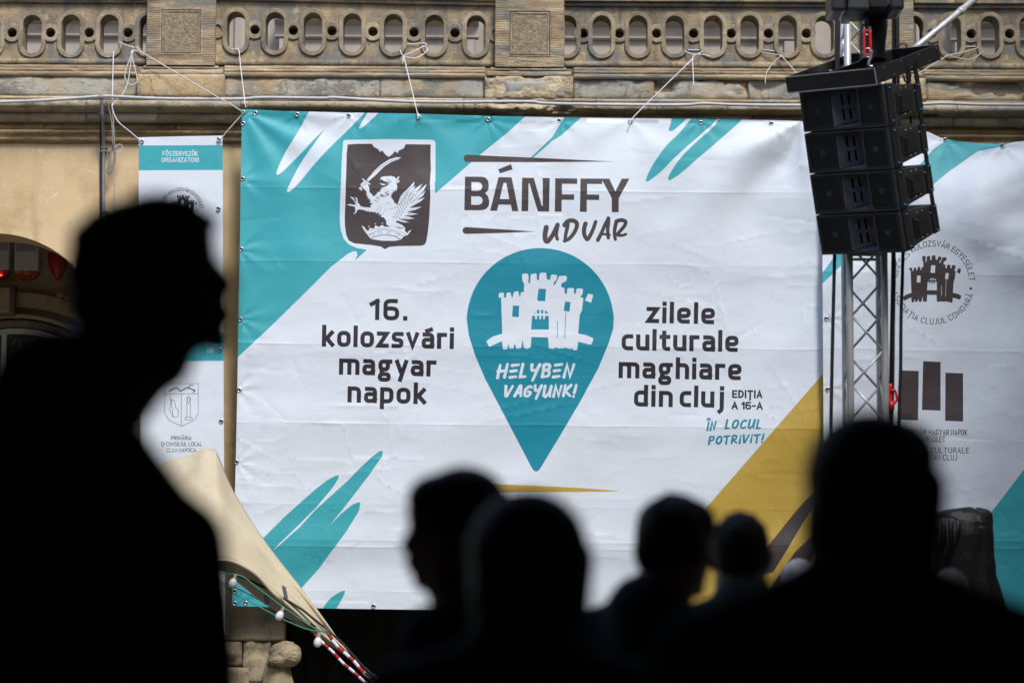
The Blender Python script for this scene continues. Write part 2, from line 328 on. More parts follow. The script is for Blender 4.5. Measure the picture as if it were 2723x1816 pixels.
BRU = dict(UP); BRU.update({'E': '.2,0 4.6,.6;0,4.8 4.2,5.4;.2,9.4 4.8,10', 'U': '0,10 -.2,1 1.6,-.2 4.2,3 5.2,10;5.4,10 5,2 5.6,.2@1', 'Y': '0,10 .6,5.4 3.6,5.4 5.6,10@1;5.8,10 2.6,-2.4',
  'V': '0,10 1.2,.6 2.2,.2 6,10@.6', 'A': '0,0 3.6,9.8 4.6,9.8 5.4,0@.6;1.4,3.2 5.4,3.2', 'N': '0,0 .6,9.8 4.4,.4 5.6,10', 'G': '5,9 3.4,10 0,7 0,1 3,0 5,2.6 5,4.6 2.8,4.6@1.6',
  'B': '.4,0 0,10 4.4,9.6 4.4,6 1,5.2 5,4.6 4.8,.6 0,0@1.4', 'R': '0,0 .4,10 5,9.2 4.6,5.4 1,4.6@1.6;1,4.8 5.6,0', 'P': '0,0 .4,10 5.2,9.4 4.8,5.2 .8,4.4@1.8', 'O': 'o0,1.6 2.8,0 5.6,3 5.4,8.6 2.8,10 .2,7@2',
  'C': '5,8.6 3.4,10 0,7 0,1.2 3,0 5.2,1.4@2', 'H': '0,-.4 .2,9.6;5,0 5.4,10.4;-.6,4.6 5.6,5.2', 'K': '0,0 .4,10;5.4,10 .8,4.6 6,-.2', 'L': '0,10 -.2,0 3.4,.3', 'i': '0,0 .2,6.4;.4,9.4 .5,9.8', 'T': '-.6,9.4 5.6,10.2;2.4,0 2.6,10', '!': '0,3.4 .8,10.6;-.2,0 -.2,.3'})
BRU['Î'] = '0,0 .4,10;-1.6,12.6 0,14 1.8,12.6'
def _parse(s):
    out = []
    for st in s.split(';'):
        cl = st.startswith('o'); st = st[1:] if cl else st; r = 0
        if '@' in st: st, r_ = st.split('@'); r = float(r_)
        out.append(([tuple(float(v) for v in p.split(',')) for p in st.split()], r, cl))
    return out
def glyph_layout(txt, font, gap):
    x = 0; res = []
    for ch in txt:
        if ch == ' ': x += gap * 1.15; continue
        g = _parse(font[ch]); xs = [p[0] for s in g[:1] + g[1:] for p in s[0]]
        w_ = max(xs) if ch not in 'ÁĂŐÜÎȚȘá' else max(p[0] for s in _parse(font[{'Á':'A','Ă':'A','Ő':'O','Ü':'U','Î':'I','Ț':'T','Ș':'S','á':'a'}[ch]]) for p in s[0])
        res.append((x, g)); x += w_ + gap
    return res, x - gap
def text(shapes, c, txt, x0, y0, x1, y1, H, w, font, gap=5.6, slant=0, cap='square', jitter=0):
    """text from baseline (x0,y0) to (x1,y1) (outer edges), H = outer height of a 10-unit letter, w = stroke width"""
    lay, W = glyph_layout(txt, font, gap); L = math.hypot(x1 - x0, y1 - y0); ux = np.array([(x1-x0)/L, (y1-y0)/L]); uy = np.array([ux[1], -ux[0]])
    sx = (L - w) / max(W, .1); sy = (H - w) / 10; o = np.array([x0, y0]) + ux * w / 2 + uy * w / 2; rr = random.Random(hash(txt) % 1 + len(txt))
    for gx, g in lay:
        jy = rr.uniform(-jitter, jitter)
        for pts, r, cl in g:
            q = rounded(pts, r, cl)
            q = [o + ux * ((gx + p[0]) * sx + slant * p[1] * sy) + uy * (p[1] * sy + jy) for p in q]
            lp = stroke(q, w, cap, cl, (1.0, .8) if cap == 'round' and not cl else None)
            if lp: shapes.append((c, lp, 'eo' if cl else 'nz'))
def arc_text(shapes, c, txt, cx, cy, rad, a0, a1, H, w, inside=False):
    """letters round a circle; a0..a1 degrees (0 = right, 90 = up); inside: letters read along the bottom"""
    lay, W = glyph_layout(txt, UP, 3.4); s = (H - w) / 10
    for gx, g in lay:
        wid = max(p[0] for st in g[:1] for p in st[0]); a = R(a0 + (a1 - a0) * (gx + wid / 2) / W)
        d = np.array([math.cos(a), -math.sin(a)])
        ux = np.array([math.sin(a), math.cos(a)]) if not inside else np.array([-math.sin(a), -math.cos(a)])
        uy = d if not inside else -d
        o = np.array([cx, cy]) + d * rad
        for pts, r, cl in g:
            q = [o + ux * ((p[0] - wid / 2) * s) + uy * (p[1] * s + w / 2) for p in rounded(pts, r, cl)]
            lp = stroke(q, w, 'square', cl)
            if lp: shapes.append((c, lp, 'eo' if cl else 'nz'))
def poly(shapes, c, pts, T=None, eo=False):
    shapes.append((c, [[np.array(T(*p) if T else p, float) for p in pts]], 'nz'))
def smooth_poly(pts, n=4):
    P = [np.array(p, float) for p in pts]; out = []; m = len(P)
    for i in range(m):
        p0, p1, p2, p3 = P[i-1], P[i], P[(i+1) % m], P[(i+2) % m]
        for k in range(n):
            t = k / n; out.append(.5 * ((2*p1) + (-p0+p2)*t + (2*p0-5*p1+4*p2-p3)*t*t + (-p0+3*p1-3*p2+p3)*t**3))
    return out
def Z(ox, oy, s): return lambda x, y: (ox + x / s, oy + y / s)

# numpy value noise
def vnoise(x, y, seed=0):
    xi = np.floor(x).astype(np.int64); yi = np.floor(y).astype(np.int64); fx = x - xi; fy = y - yi
    fx = fx*fx*fx*(fx*(fx*6-15)+10); fy = fy*fy*fy*(fy*(fy*6-15)+10)
    def h(a, b):
        v = (a * 374761393 + b * 668265263 + seed * 974634777) & 0xffffffff
        v = ((v ^ (v >> 13)) * 1274126177) & 0xffffffff
        return ((v ^ (v >> 16)) & 0xffff) / 65535.0 * 2 - 1
    return (h(xi, yi)*(1-fx) + h(xi+1, yi)*fx)*(1-fy) + (h(xi, yi+1)*(1-fx) + h(xi+1, yi+1)*fx)*fy
def fbm(x, y, seed=0, o=4):
    s = 0; a = 1
    for k in range(o): s = s + a * vnoise(x * 2**k, y * 2**k, seed + k); a *= .5
    return s
def inside(px, py, loops, mode):
    wn = np.zeros(len(px), int)
    for lp in loops:
        A = np.array(lp); B = np.roll(A, -1, 0)
        for (ax, ay), (bx, by) in zip(A, B):
            if ay == by: continue
            up = (ay <= py) & (by > py); dn = (ay > py) & (by <= py)
            cr = (bx - ax) * (py - ay) - (px - ax) * (by - ay)
            if mode == 'eo': wn += (up & (cr > 0)).astype(int) + (dn & (cr < 0)).astype(int)
            else: wn += (up & (cr > 0)).astype(int) - (dn & (cr < 0)).astype(int)
    return (wn % 2 == 1) if mode == 'eo' else (wn != 0)

def cloth(name, boundary, shapes, mats, Y, disp, grid=9, rows=(), parent=None, thick=.0012):
    """a banner: boundary in photo pixels at distance Y, print shapes cut into the mesh, relief from disp(px,py) metres"""
    V = []; E = []
    def addloop(lp):
        n = len(V); m = len(lp)
        for p in lp: V.append((float(p[0]), float(p[1])))
        for k in range(m): E.append((n + k, n + (k + 1) % m))
    bd = []
    for i in range(len(boundary)):
        a = np.array(boundary[i], float); b = np.array(boundary[(i+1) % len(boundary)], float); k = max(1, int(np.linalg.norm(b - a) / grid))
        bd += [a + (b - a) * t / k for t in range(k)]
    addloop(bd)
    for c, loops, mode in shapes:
        for lp in loops:
            q = []
            for i in range(len(lp)):
                a = lp[i]; b = lp[(i+1) % len(lp)]; k = max(1, int(np.linalg.norm(b - a) / (grid * 1.6)))
                q += [a + (b - a) * t / k for t in range(k)]
            if len(q) > 2: addloop(q)
    B = np.array(bd); x0, y0 = B.min(0); x1, y1 = B.max(0)
    gx = np.arange(x0 + grid * .5, x1, grid); gy = list(np.arange(y0 + grid * .5, y1, grid))
    for r in rows: gy += [r - 5, r - 2, r + .01, r + 2, r + 5]
    gy = np.array(sorted(gy)); GX, GY = np.meshgrid(gx, gy); GX = GX.ravel(); GY = GY.ravel() + (GX - x0) * (SL if rows else 0)
    GX = GX + vnoise(GX * .37, GY * .41, 3) * grid * .12
    ok = inside(GX, GY, [bd], 'nz')
    V += list(zip(GX[ok].tolist(), GY[ok].tolist()))
    ov, oe, of, *_ = delaunay_2d_cdt([Vector(v) for v in V], E, [], 0, 0.03)
    P = np.array([(v.x, v.y) for v in ov]); T = np.array([f for f in of if len(f) == 3])
    C = P[T].mean(1); keep = inside(C[:, 0], C[:, 1], [bd], 'nz'); T = T[keep]; C = C[keep]
    mi = np.zeros(len(T), int)
    for c, loops, mode in shapes:
        al = np.array([p for lp in loops for p in lp]); lo = al.min(0); hi = al.max(0)
        sel = np.where((C[:,0] >= lo[0]) & (C[:,0] <= hi[0]) & (C[:,1] >= lo[1]) & (C[:,1] <= hi[1]))[0]
        if len(sel): ins = inside(C[sel, 0], C[sel, 1], loops, mode); mi[sel[ins]] = c
    used = np.unique(T); rm = -np.ones(len(P), int); rm[used] = np.arange(len(used)); P = P[used]; T = rm[T]
    d = disp(P[:, 0], P[:, 1]); W = at_np(P[:, 0], P[:, 1], Y - d)
    e = 1.2; ppm = F / Y
    gxn = (disp(P[:,0] + e, P[:,1]) - disp(P[:,0] - e, P[:,1])) / (2 * e / ppm); gyn = (disp(P[:,0], P[:,1] + e) - disp(P[:,0], P[:,1] - e)) / (2 * e / ppm)
    Nn = np.stack([-gxn * 1, -np.ones(len(P)), gyn * 1], 1); Nn[:, 0] = -gxn; Nn /= np.linalg.norm(Nn, axis=1)[:, None]
    # orient faces toward the camera
    a, b, c_ = W[T[:,0]], W[T[:,1]], W[T[:,2]]; fn = np.cross(b - a, c_ - a); fl = fn[:, 1] > 0; T[fl] = T[fl][:, ::-1]
    me = bpy.data.meshes.new(name); me.from_pydata(W.tolist(), [], T.tolist())
    for m in mats: me.materials.append(m)
    me.polygons.foreach_set('material_index', mi.tolist()); me.polygons.foreach_set('use_smooth', [True] * len(T)); me.update()
    me.normals_split_custom_set_from_vertices([tuple(n) for n in Nn])
    return link(name, me, parent)

def vinyl(name, c, rough=.5):
    m, t, b = newmat(name); N = t.nodes; L = t.links
    geo = N.new('ShaderNodeNewGeometry')
    n1 = N.new('ShaderNodeTexNoise'); n1.inputs['Scale'].default_value = 2.2; n1.inputs['Detail'].default_value = 5; L.new(geo.outputs['Position'], n1.inputs[0])
    cr = N.new('ShaderNodeValToRGB'); cr.color_ramp.elements[0].position = .3; cr.color_ramp.elements[1].position = .7
    cr.color_ramp.elements[0].color = rgb([x * .94 for x in c]); cr.color_ramp.elements[1].color = rgb(c); L.new(n1.outputs[0], cr.inputs[0]); L.new(cr.outputs[0], b.inputs['Base Color'])
    n2 = N.new('ShaderNodeTexNoise'); n2.inputs['Scale'].default_value = 7; n2.inputs['Detail'].default_value = 6; n2.inputs['Distortion'].default_value = 1.6; L.new(geo.outputs['Position'], n2.inputs[0])
    bp = N.new('ShaderNodeBump'); bp.inputs['Strength'].default_value = .16; bp.inputs['Distance'].default_value = .012; L.new(n2.outputs[0], bp.inputs['Height'])
    n3 = N.new('ShaderNodeTexNoise'); n3.inputs['Scale'].default_value = 400; L.new(geo.outputs['Position'], n3.inputs[0])
    b2 = N.new('ShaderNodeBump'); b2.inputs['Strength'].default_value = .12; b2.inputs['Distance'].default_value = .001; L.new(n3.outputs[0], b2.inputs['Height']); L.new(bp.outputs[0], b2.inputs['Normal']); L.new(b2.outputs[0], b.inputs['Normal'])
    # sharp random creases, only in places
    vo = N.new('ShaderNodeTexVoronoi'); vo.feature = 'DISTANCE_TO_EDGE'; vo.inputs['Scale'].default_value = 2.6
    ad = N.new('ShaderNodeVectorMath'); ad.operation = 'ADD'; sc_ = N.new('ShaderNodeVectorMath'); sc_.operation = 'SCALE'; sc_.inputs['Scale'].default_value = .5
    n5 = N.new('ShaderNodeTexNoise'); n5.inputs['Scale'].default_value = 2.5; n5.inputs['Detail'].default_value = 1; L.new(geo.outputs['Position'], n5.inputs[0]); L.new(n5.outputs[1], sc_.inputs[0]); L.new(geo.outputs['Position'], ad.inputs[0]); L.new(sc_.outputs[0], ad.inputs[1]); L.new(ad.outputs[0], vo.inputs[0])
    m1 = N.new('ShaderNodeMapRange'); m1.inputs[1].default_value = 0; m1.inputs[2].default_value = .035; m1.inputs[3].default_value = 1; m1.inputs[4].default_value = 0; m1.interpolation_type = 'SMOOTHSTEP'; L.new(vo.outputs[0], m1.inputs[0])
    m2 = N.new('ShaderNodeMapRange'); m2.inputs[1].default_value = .50; m2.inputs[2].default_value = .64; L.new(n1.outputs[0], m2.inputs[0])
    mm = N.new('ShaderNodeMath'); mm.operation = 'MULTIPLY'; L.new(m1.outputs[0], mm.inputs[0]); L.new(m2.outputs[0], mm.inputs[1])
    b3 = N.new('ShaderNodeBump'); b3.inputs['Strength'].default_value = .07; b3.inputs['Distance'].default_value = .008; L.new(mm.outputs[0], b3.inputs['Height']); L.new(b2.outputs[0], b3.inputs['Normal']); L.new(b3.outputs[0], b.inputs['Normal'])
    b.inputs['Roughness'].default_value = rough; b.inputs['Specular IOR Level'].default_value = .4
    return m
WHITE, TEAL, BROWN, INK, YEL, PIN = 0, 1, 2, 3, 4, 5
VM = [vinyl('banner_white', (.675,.735,.80)), vinyl('banner_teal', (.045,.37,.42)), vinyl('banner_brown', (.060,.046,.046)), vinyl('banner_ink', (.022,.018,.024)), vinyl('banner_yellow', (.50,.335,.055)), vinyl('banner_deep_teal', (.006,.24,.33))]

def castle(sh, fg, bgc, T):
    P = lambda c, pts: poly(sh, c, pts, T)
    P(fg, [(1280,362),(1286,352),(1310,350),(1317,360),(1313,380),(1330,386),(1334,352),(1358,348),(1366,372),(1374,384),(1384,345),(1410,340),(1420,372),(1425,382),(1430,348),(1450,345),(1452,290),(1440,270),(1438,230),(1446,222),(1475,222),(1482,240),(1480,285),(1490,288),(1496,228),(1530,220),(1537,228),(1536,262),(1550,267),(1556,224),(1562,216),(1600,216),(1604,258),(1625,268),(1632,232),(1640,228),(1674,232),(1670,262),(1648,286),(1652,304),(1668,282),(1688,238),(1730,236),(1740,246),(1736,270),(1704,286),(1700,312),(1722,318),(1726,356),(1738,360),(1744,320),(1780,318),(1788,328),(1785,352),(1797,360),(1806,322),(1840,322),(1848,332),(1843,362),(1828,380),(1850,386),(1840,470),(1825,500),(1815,625),(1870,636),(1915,655),(1916,668),(1905,697),(1895,699),(1815,680),(1808,735),(1785,737),(1776,725),(1750,728),(1728,718),(1715,724),(1675,724),(1665,716),(1650,727),(1618,722),(1613,650),(1500,648),(1496,718),(1470,728),(1450,720),(1440,664),(1432,722),(1400,727),(1388,690),(1380,725),(1352,725),(1345,692),(1338,728),(1312,732),(1307,720),(1303,675),(1222,712),(1212,708),(1198,675),(1240,645),(1305,625),(1300,490),(1297,380),(1282,386)])
    P(fg, [(1882,356),(1917,366),(1902,418),(1862,403)])
    P(bgc, [(1548,324),(1594,324),(1599,330),(1593,408),(1546,406),(1540,398)]); P(bgc, [(1376,437),(1418,437),(1416,514),(1378,513),(1371,506)])
    P(bgc, [(1727,410),(1764,412),(1757,478),(1718,472)]); P(bgc, [(1505,506),(1618,506),(1618,598),(1498,598)])
    P(bgc, [(1517,490),(1528,474),(1550,465),(1586,466),(1604,476),(1613,490)])
    for x in (1532, 1560, 1586): P(fg, [(x-6,464),(x+6,464),(x+6,528),(x-6,528)])
    P(bgc, [(1730,480),(1735,480),(1726,662),(1722,662)]); P(bgc, [(1674,540),(1678,540),(1677,655),(1672,655)])

# ---- main banner print
S = []
z1 = Z(600, 280, 3.564); z3 = Z(1200, 0, 3.359); z4 = Z(820, 640, 2.53); zb = Z(1200, 380, 4.521); z6 = Z(500, 1150, 2.354); z8 = Z(1700, 1150, 2.298); zg = Z(880, 360, 4.9)
poly(S, TEAL, [(600,280),(1430,280),(1396,311),(1349,354),(1274,414),(1221,460),(1157,515),(1100,560),(1100,640),(976,664),(943,694),(950,680),(949,670),(940,668),(925,675),(880,710),(820,770),(720,868),(630,952),(600,980)])
poly(S, WHITE, smooth_poly([(830,30),(1080,40),(1000,165),(850,312),(700,472),(560,612),(505,655),(483,655),(492,606),(570,440),(690,250)]), z1)
poly(S, WHITE, smooth_poly([(1085,40),(1320,45),(1190,205),(1000,390),(850,550),(690,742),(612,815),(586,820),(594,776),(700,570),(830,380),(960,200)]), z1)
poly(S, WHITE, smooth_poly([(1372,45),(1460,48),(1385,138),(1295,212),(1266,220),(1282,178)]), z1)
poly(S, TEAL, [(1030,1015),(900,1230),(700,1418),(595,1525),(660,1462),(740,1404),(900,1262),(990,1206),(1200,1015)], z3)
poly(S, TEAL, smooth_poly([(1990,1035),(2120,1035),(1995,1158),(1960,1172),(1942,1160),(1956,1118)]), z3)
poly(S, TEAL, smooth_poly([(1853,305),(1915,305),(1872,350),(1800,414),(1760,455),(1731,478),(1721,483),(1718,477),(1735,440),(1770,390),(1806,355)]))
poly(S, TEAL, smooth_poly([(1930,306),(1982,306),(1922,365),(1852,425),(1812,460),(1787,477),(1778,479),(1780,465),(1810,420),(1850,380),(1893,342)]))
poly(S, TEAL, [(200,900),(470,660),(600,530),(700,440),(800,352),(870,298),(925,268),(944,265),(942,285),(905,345),(800,470),(690,580),(575,690),(528,742),(700,590),(800,480),(900,390),(1000,300),(1080,218),(1150,152),(1200,116),(1220,114),(1214,150),(1130,270),(1000,440),(880,590),(792,678),(880,588),(960,505),(1030,450),(1066,435),(1080,438),(1070,490),(990,620),(900,740),(820,850),(710,972),(620,1130),(100,1130)], z6)
poly(S, TEAL, smooth_poly([(835,1125),(880,1048),(930,1008),(972,988),(982,994),(960,1045),(905,1125)]), z6)
poly(S, YEL, [(2220,955),(2192,990),(2052,1150),(1874,1354),(1630,1650),(2230,1660)])
poly(S, BROWN, [(1150,290),(1040,390),(1000,430),(940,500),(780,700),(640,860),(480,1000),(290,1115),(260,1140),(360,1140),(445,1040),(640,900),(820,850),(900,720),(1000,550),(1085,425),(1150,330)], z8)
poly(S, BROWN, [(1150,540),(1085,600),(950,730),(870,850),(760,1000),(900,990),(1010,850),(1095,700),(1150,620)], z8)
poly(S, YEL, smooth_poly([(1260,1284),(1300,1286),(1420,1291),(1540,1297),(1642,1305),(1600,1307),(1450,1308),(1290,1309),(1255,1306)], 3))
pin = [(1065,530),(1080,640),(1125,780),(1190,930),(1300,1140),(1400,1330),(1500,1522),(1516,1545),(1533,1553),(1550,1545),(1562,1528),(1700,1300),(1830,1080),(1950,860),(2020,690),(2052,590),(2055,520)]
pin += [(1560 + 495 * math.cos(t), 545 - 495 * math.sin(t)) for t in np.linspace(.12, math.pi - .1, 28)]
poly(S, PIN, pin, z4)
castle(S, WHITE, PIN, z4)
# crest
poly(S, WHITE, [(158,85),(172,68),(190,62),(560,55),(755,52),(1310,60),(1340,68),(1358,85),(1362,110),(1362,600),(1352,625),(1357,760),(1320,1000),(1300,1400),(1200,1500),(480,1494),(330,1468),(230,1422),(165,1345),(128,1235),(115,1100),(118,900),(130,640),(140,350),(150,200),(155,180)], zg)
poly(S, BROWN, [(218,122),(350,112),(535,115),(555,150),(625,190),(630,214),(648,214),(665,198),(715,258),(755,283),(800,250),(832,208),(872,235),(880,203),(950,170),(975,118),(1300,122),(1297,300),(1303,440),(1290,620),(1296,800),(1280,1100),(1265,1250),(1248,1350),(1238,1400),(1215,1428),(1180,1440),(870,1445),(760,1455),(700,1485),(650,1450),(520,1430),(300,1408),(230,1370),(200,1300),(182,1180),(180,1050),(187,900),(192,680),(200,450),(205,250)], zg)
poly(S, WHITE, [(465,585),(560,470),(650,385),(760,315),(850,288),(915,290),(880,315),(790,347),(690,412),(590,512),(487,605)], zg)
poly(S, WHITE, [(360,690),(385,672),(412,712),(396,722)], zg)
poly(S, WHITE, [(385,640),(432,596),(480,632),(500,690),(502,745),(470,738),(430,700),(395,670)], zg)
poly(S, WHITE, [(640,588),(640,568),(660,545),(690,537),(720,535),(780,530),(830,545),(855,575),(868,545),(895,535),(885,560),(870,590),(905,590),(875,620),(850,630),(864,665),(862,700),(845,735),(838,705),(825,745),(815,722),(800,765),(790,752),(785,802),(765,785),(805,835),(832,882),(870,905),(880,860),(905,800),(950,745),(1000,700),(1090,600),(1080,650),(1060,690),(1100,655),(1085,705),(1195,630),(1150,700),(1110,752),(1250,635),(1210,720),(1140,792),(1235,720),(1200,790),(1110,852),(1225,810),(1170,862),(1080,912),(1020,950),(1185,932),(1100,972),(990,1004),(1135,1025),(1040,1042),(950,1044),(1088,1085),(990,1094),(890,1088),(1020,1137),(940,1134),(870,1112),(840,1128),(930,1170),(975,1215),(900,1202),(830,1182),(760,1188),(722,1162),(720,1112),(690,1072),(650,1062),(655,1030),(625,1042),(625,1010),(585,1018),(580,995),(545,1008),(540,990),(500,1002),(490,985),(460,995),(450,980),(400,970),(370,965),(340,980),(330,1010),(290,1030),(315,1000),(318,960),(310,930),(260,920),(205,908),(250,896),(305,908),(325,905),(300,850),(262,815),(252,796),(294,815),(312,856),(335,888),(324,830),(314,802),(342,820),(356,888),(375,900),(385,925),(440,938),(520,942),(512,920),(545,885),(505,884),(525,852),(498,852),(515,827),(480,827),(490,802),(464,797),(475,772),(455,768),(470,745),(440,700),(495,680),(502,740),(560,800),(605,757),(598,745),(650,735),(633,715),(665,700),(658,685),(700,676),(740,652),(760,625),(735,632),(690,642),(715,644),(690,655),(660,645),(633,624),(700,638),(740,628),(765,612),(740,608),(690,600),(670,580),(652,570)], zg)
poly(S, WHITE, [(400,1180),(432,1190),(445,1215),(470,1240),(492,1240),(502,1208),(560,1216),(582,1172),(620,1196),(668,1168),(700,1192),(760,1192),(830,1180),(870,1205),(905,1216),(965,1210),(965,1250),(995,1278),(1015,1245),(1050,1232),(1000,1300),(960,1310),(910,1360),(830,1376),(650,1373),(520,1350),(440,1250)], zg)
for cx_, cy_ in ((495,1187),(578,1155),(671,1146),(414,568),(508,637)): poly(S, WHITE, [(cx_+8*math.cos(a), cy_+8*math.sin(a)) for a in np.linspace(0, 5.6, 8)], zg)
def gl(pts, w_=5, c=BROWN, cl=False):
    for lp in [stroke([zg(*p) for p in pts], w_ / 4.9, 'butt', cl)]: S.append((c, lp, 'eo' if cl else 'nz'))
gl([(412,568),(450,600),(510,640)], 16, WHITE); gl([(505,535),(640,420),(780,335),(870,305)], 4)
gl([(725,572),(775,592),(790,610)], 6); gl([(745,655),(770,630),(770,600)], 4); gl([(515,1345),(620,1308),(715,1298),(830,1315),(905,1358)], 8); gl([(440,1250),(560,1225),(700,1212),(850,1240),(985,1290)], 4); gl([(480,1300),(620,1238),(715,1230),(850,1262),(950,1320)], 5)
for ox, oy in ((538,1298),(638,1275),(752,1272),(870,1296)): gl([(ox-26,oy+8),(ox-20,oy-14),(ox+22,oy-14),(ox+26,oy+8),(ox+10,oy+16),(ox-14,oy+18)], 4, BROWN, True)
gl([(750,970),(830,950),(900,890),(960,810),(1010,730)], 5); gl([(820,880),(880,860),(940,780),(1000,730),(1060,670)], 4); gl([(735,885),(765,880)], 5); gl([(600,1000),(608,960),(640,930)], 4); gl([(625,1030),(640,980),(660,940)], 4); gl([(650,1050),(690,1000),(720,960)], 4)
for i in range(9):
    for j in range(3):
        x = 800 + i * 22 + j * 38 - 0; y = 1070 - i * 38 + j * 4
        gl([(x, y - 16), (x + 16, y - 10), (x + 20, y + 8), (x + 8, y + 20)], 5)
for a_, b_ in (((1010,990),(1075,968)),((1040,1025),(1000,1020)),((1090,840),(1030,890)),((1120,760),(1030,850)),((1090,700),(1010,800)),((1000,1080),(940,1070)),((950,1110),(900,1095)),((1150,790),(1070,860))): gl([a_, b_], 5)
rg = random.Random(4)
for i in range(22):
    x = 560 + rg.random() * 200; y = 850 - (x - 560) * .6 + rg.uniform(-20, 40); gl([(x-14,y-12),(x,y+14),(x+14,y-10)], 4)
gl([(848,590),(868,600),(850,622)], 5); gl([(790,655),(800,660)], 6)
for k in range(4): gl([(392 + k*16, 655 - k*16), (420 + k*16, 680 - k*14)], 4)
# BÁNFFY in heavy sans
def rr_(x0, y0, x1, y1, r): return [(x0,y0),(x1-r,y0),(x1-r*.3,y0+r*.3),(x1,y0+r),(x1,y1-r),(x1-r*.3,y1-r*.3),(x1-r,y1),(x0,y1)]
S.append((BROWN, [[np.array(zb(*p)) for p in lp] for lp in ([(165,408),(360,408),(410,418),(442,455),(452,505),(446,560),(425,592),(408,606),(440,640),(458,700),(452,755),(425,792),(390,808),(345,813),(157,812)], rr_(243,474,372,578,44), rr_(240,644,376,746,44))], 'eo'))
S.append((BROWN, [[np.array(zb(*p)) for p in lp] for lp in ([(568,414),(726,416),(808,823),(732,823),(716,746),(570,744),(548,820),(467,818)], [(628,484),(662,484),(697,678),(583,676)])], 'eo'))
poly(S, BROWN, [(565,320),(718,258),(738,322),(583,370)], zb)
poly(S, BROWN, [(852,420),(992,422),(1088,760),(1100,757),(1100,424),(1184,425),(1176,828),(1040,827),(940,488),(930,490),(925,824),(844,823)], zb)
poly(S, BROWN, [(1250,427),(1515,430),(1514,496),(1332,494),(1330,620),(1478,622),(1477,688),(1328,686),(1326,830),(1244,828)], zb)
poly(S, BROWN, [(1553,430),(1900,432),(1972,588),(2050,432),(2142,432),(2014,668),(2012,836),(1929,835),(1930,668),(1815,452),(1813,497),(1634,496),(1632,622),(1779,623),(1778,690),(1630,688),(1628,832),(1546,830)], zb)
def bar(cx_, cy_, r, tip, sk=0):
    a = [(cx_ + r * math.cos(t), cy_ - r * math.sin(t)) for t in np.linspace(math.pi * .5, math.pi * 1.5, 9)]
    return a + [((cx_ + tip[0]) / 2, cy_ + r * .52 + (tip[1] - cy_) * .62), tip, ((cx_ + tip[0]) / 2, cy_ - r * .5 + (tip[1] - cy_) * .5)]
poly(S, BROWN, bar(192, 188, 44, (1968, 227)), zb); poly(S, BROWN, bar(178, 1055, 42, (1035, 1068)), zb)
def brush(c, pts, w_, T, s, tp=(1, .8)):
    q = [np.array(T(*p)) for p in pts]; out = []
    for i in range(len(q) - 1):
        p0 = q[max(i-1, 0)]; p1, p2 = q[i], q[i+1]; p3 = q[min(i+2, len(q)-1)]
        for k in range(5): t = k / 5; out.append(.5*((2*p1)+(-p0+p2)*t+(2*p0-5*p1+4*p2-p3)*t*t+(-p0+3*p1-3*p2+p3)*t**3))
    out.append(q[-1]); S.append((c, stroke(out, w_ / s, 'round', False, tp), 'nz'))
for pts, w_ in (([(1142,1018),(1128,1100),(1132,1170),(1160,1185),(1205,1130),(1245,1060),(1275,985)], 62), ([(1280,985),(1266,1060),(1262,1110),(1276,1160)], 50),
               ([(1400,975),(1390,1040),(1375,1110),(1368,1180)], 50), ([(1362,990),(1400,945),(1460,935),(1508,965),(1505,1020),(1475,1085),(1420,1150),(1362,1180)], 56),
               ([(1614,972),(1596,1040),(1602,1110),(1636,1160),(1672,1110),(1705,1040),(1735,950)], 54), ([(1762,1170),(1810,1075),(1850,980),(1888,910)], 48), ([(1888,910),(1886,980),(1880,1050),(1888,1145)], 50),
               ([(1800,1098),(1850,1100),(1905,1108)], 34), ([(1985,950),(1968,1020),(1962,1090),(1972,1162)], 48), ([(1985,945),(2040,930),(2092,945),(2090,985),(2050,1040),(2000,1095)], 50), ([(2000,1110),(2050,1115),(2100,1100)], 40)):
    brush(BROWN, pts, w_, zb, 4.521)
text(S, INK, '16.', 982, 851, 1083, 853, 43, 11.3, LOW, 5.2)
text(S, INK, 'kolozsvári', 855.6, 921.5, 1206.6, 928.5, 43, 11.3, LOW)
text(S, INK, 'magyar', 901, 996, 1160, 1001.5, 43, 11.3, LOW)
text(S, INK, 'napok', 923.6, 1070, 1133, 1075, 43, 11.3, LOW)
text(S, INK, 'zilele', 1718.7, 859, 1900.8, 862.5, 43, 11.3, LOW)
text(S, INK, 'culturale', 1652.6, 931.5, 1963.6, 936, 43, 11.3, LOW)
text(S, INK, 'maghiare', 1644.7, 1005.4, 1971.6, 1011, 43, 11.3, LOW)
text(S, INK, 'din', 1685.5, 1080.5, 1788.8, 1082.5, 43, 11.3, LOW)
text(S, INK, 'cluj', 1806.7, 1082, 1924.7, 1084.5, 43, 11.3, LOW)
text(S, INK, 'EDIȚIA', 1946.7, 1058.3, 2027.4, 1059.2, 21.5, 4.6, UP, 3.6)
text(S, INK, 'A 16-A', 1945, 1088.3, 2028.4, 1089.5, 21, 4.6, UP, 3)
text(S, PIN, 'ÎN', 1878, 1147, 1904, 1146, 28, 5.8, BRU, 4, .18, 'round')
text(S, PIN, 'LOCUL', 1927, 1142, 2024, 1142, 28, 5.8, BRU, 3.6, .18, 'round', 1)
text(S, PIN, 'POTRiViT!', 1882, 1184, 2031, 1178, 26, 5.6, BRU, 3.4, .18, 'round', .8)
text(S, WHITE, 'HELYBEN', 1319, 1007, 1524, 1006, 42, 8.4, BRU, 3.2, .2, 'round', 1)
text(S, WHITE, 'VAGYUNK!', 1337, 1058, 1532, 1057, 36, 8, BRU, 3.2, .16, 'round', 1)

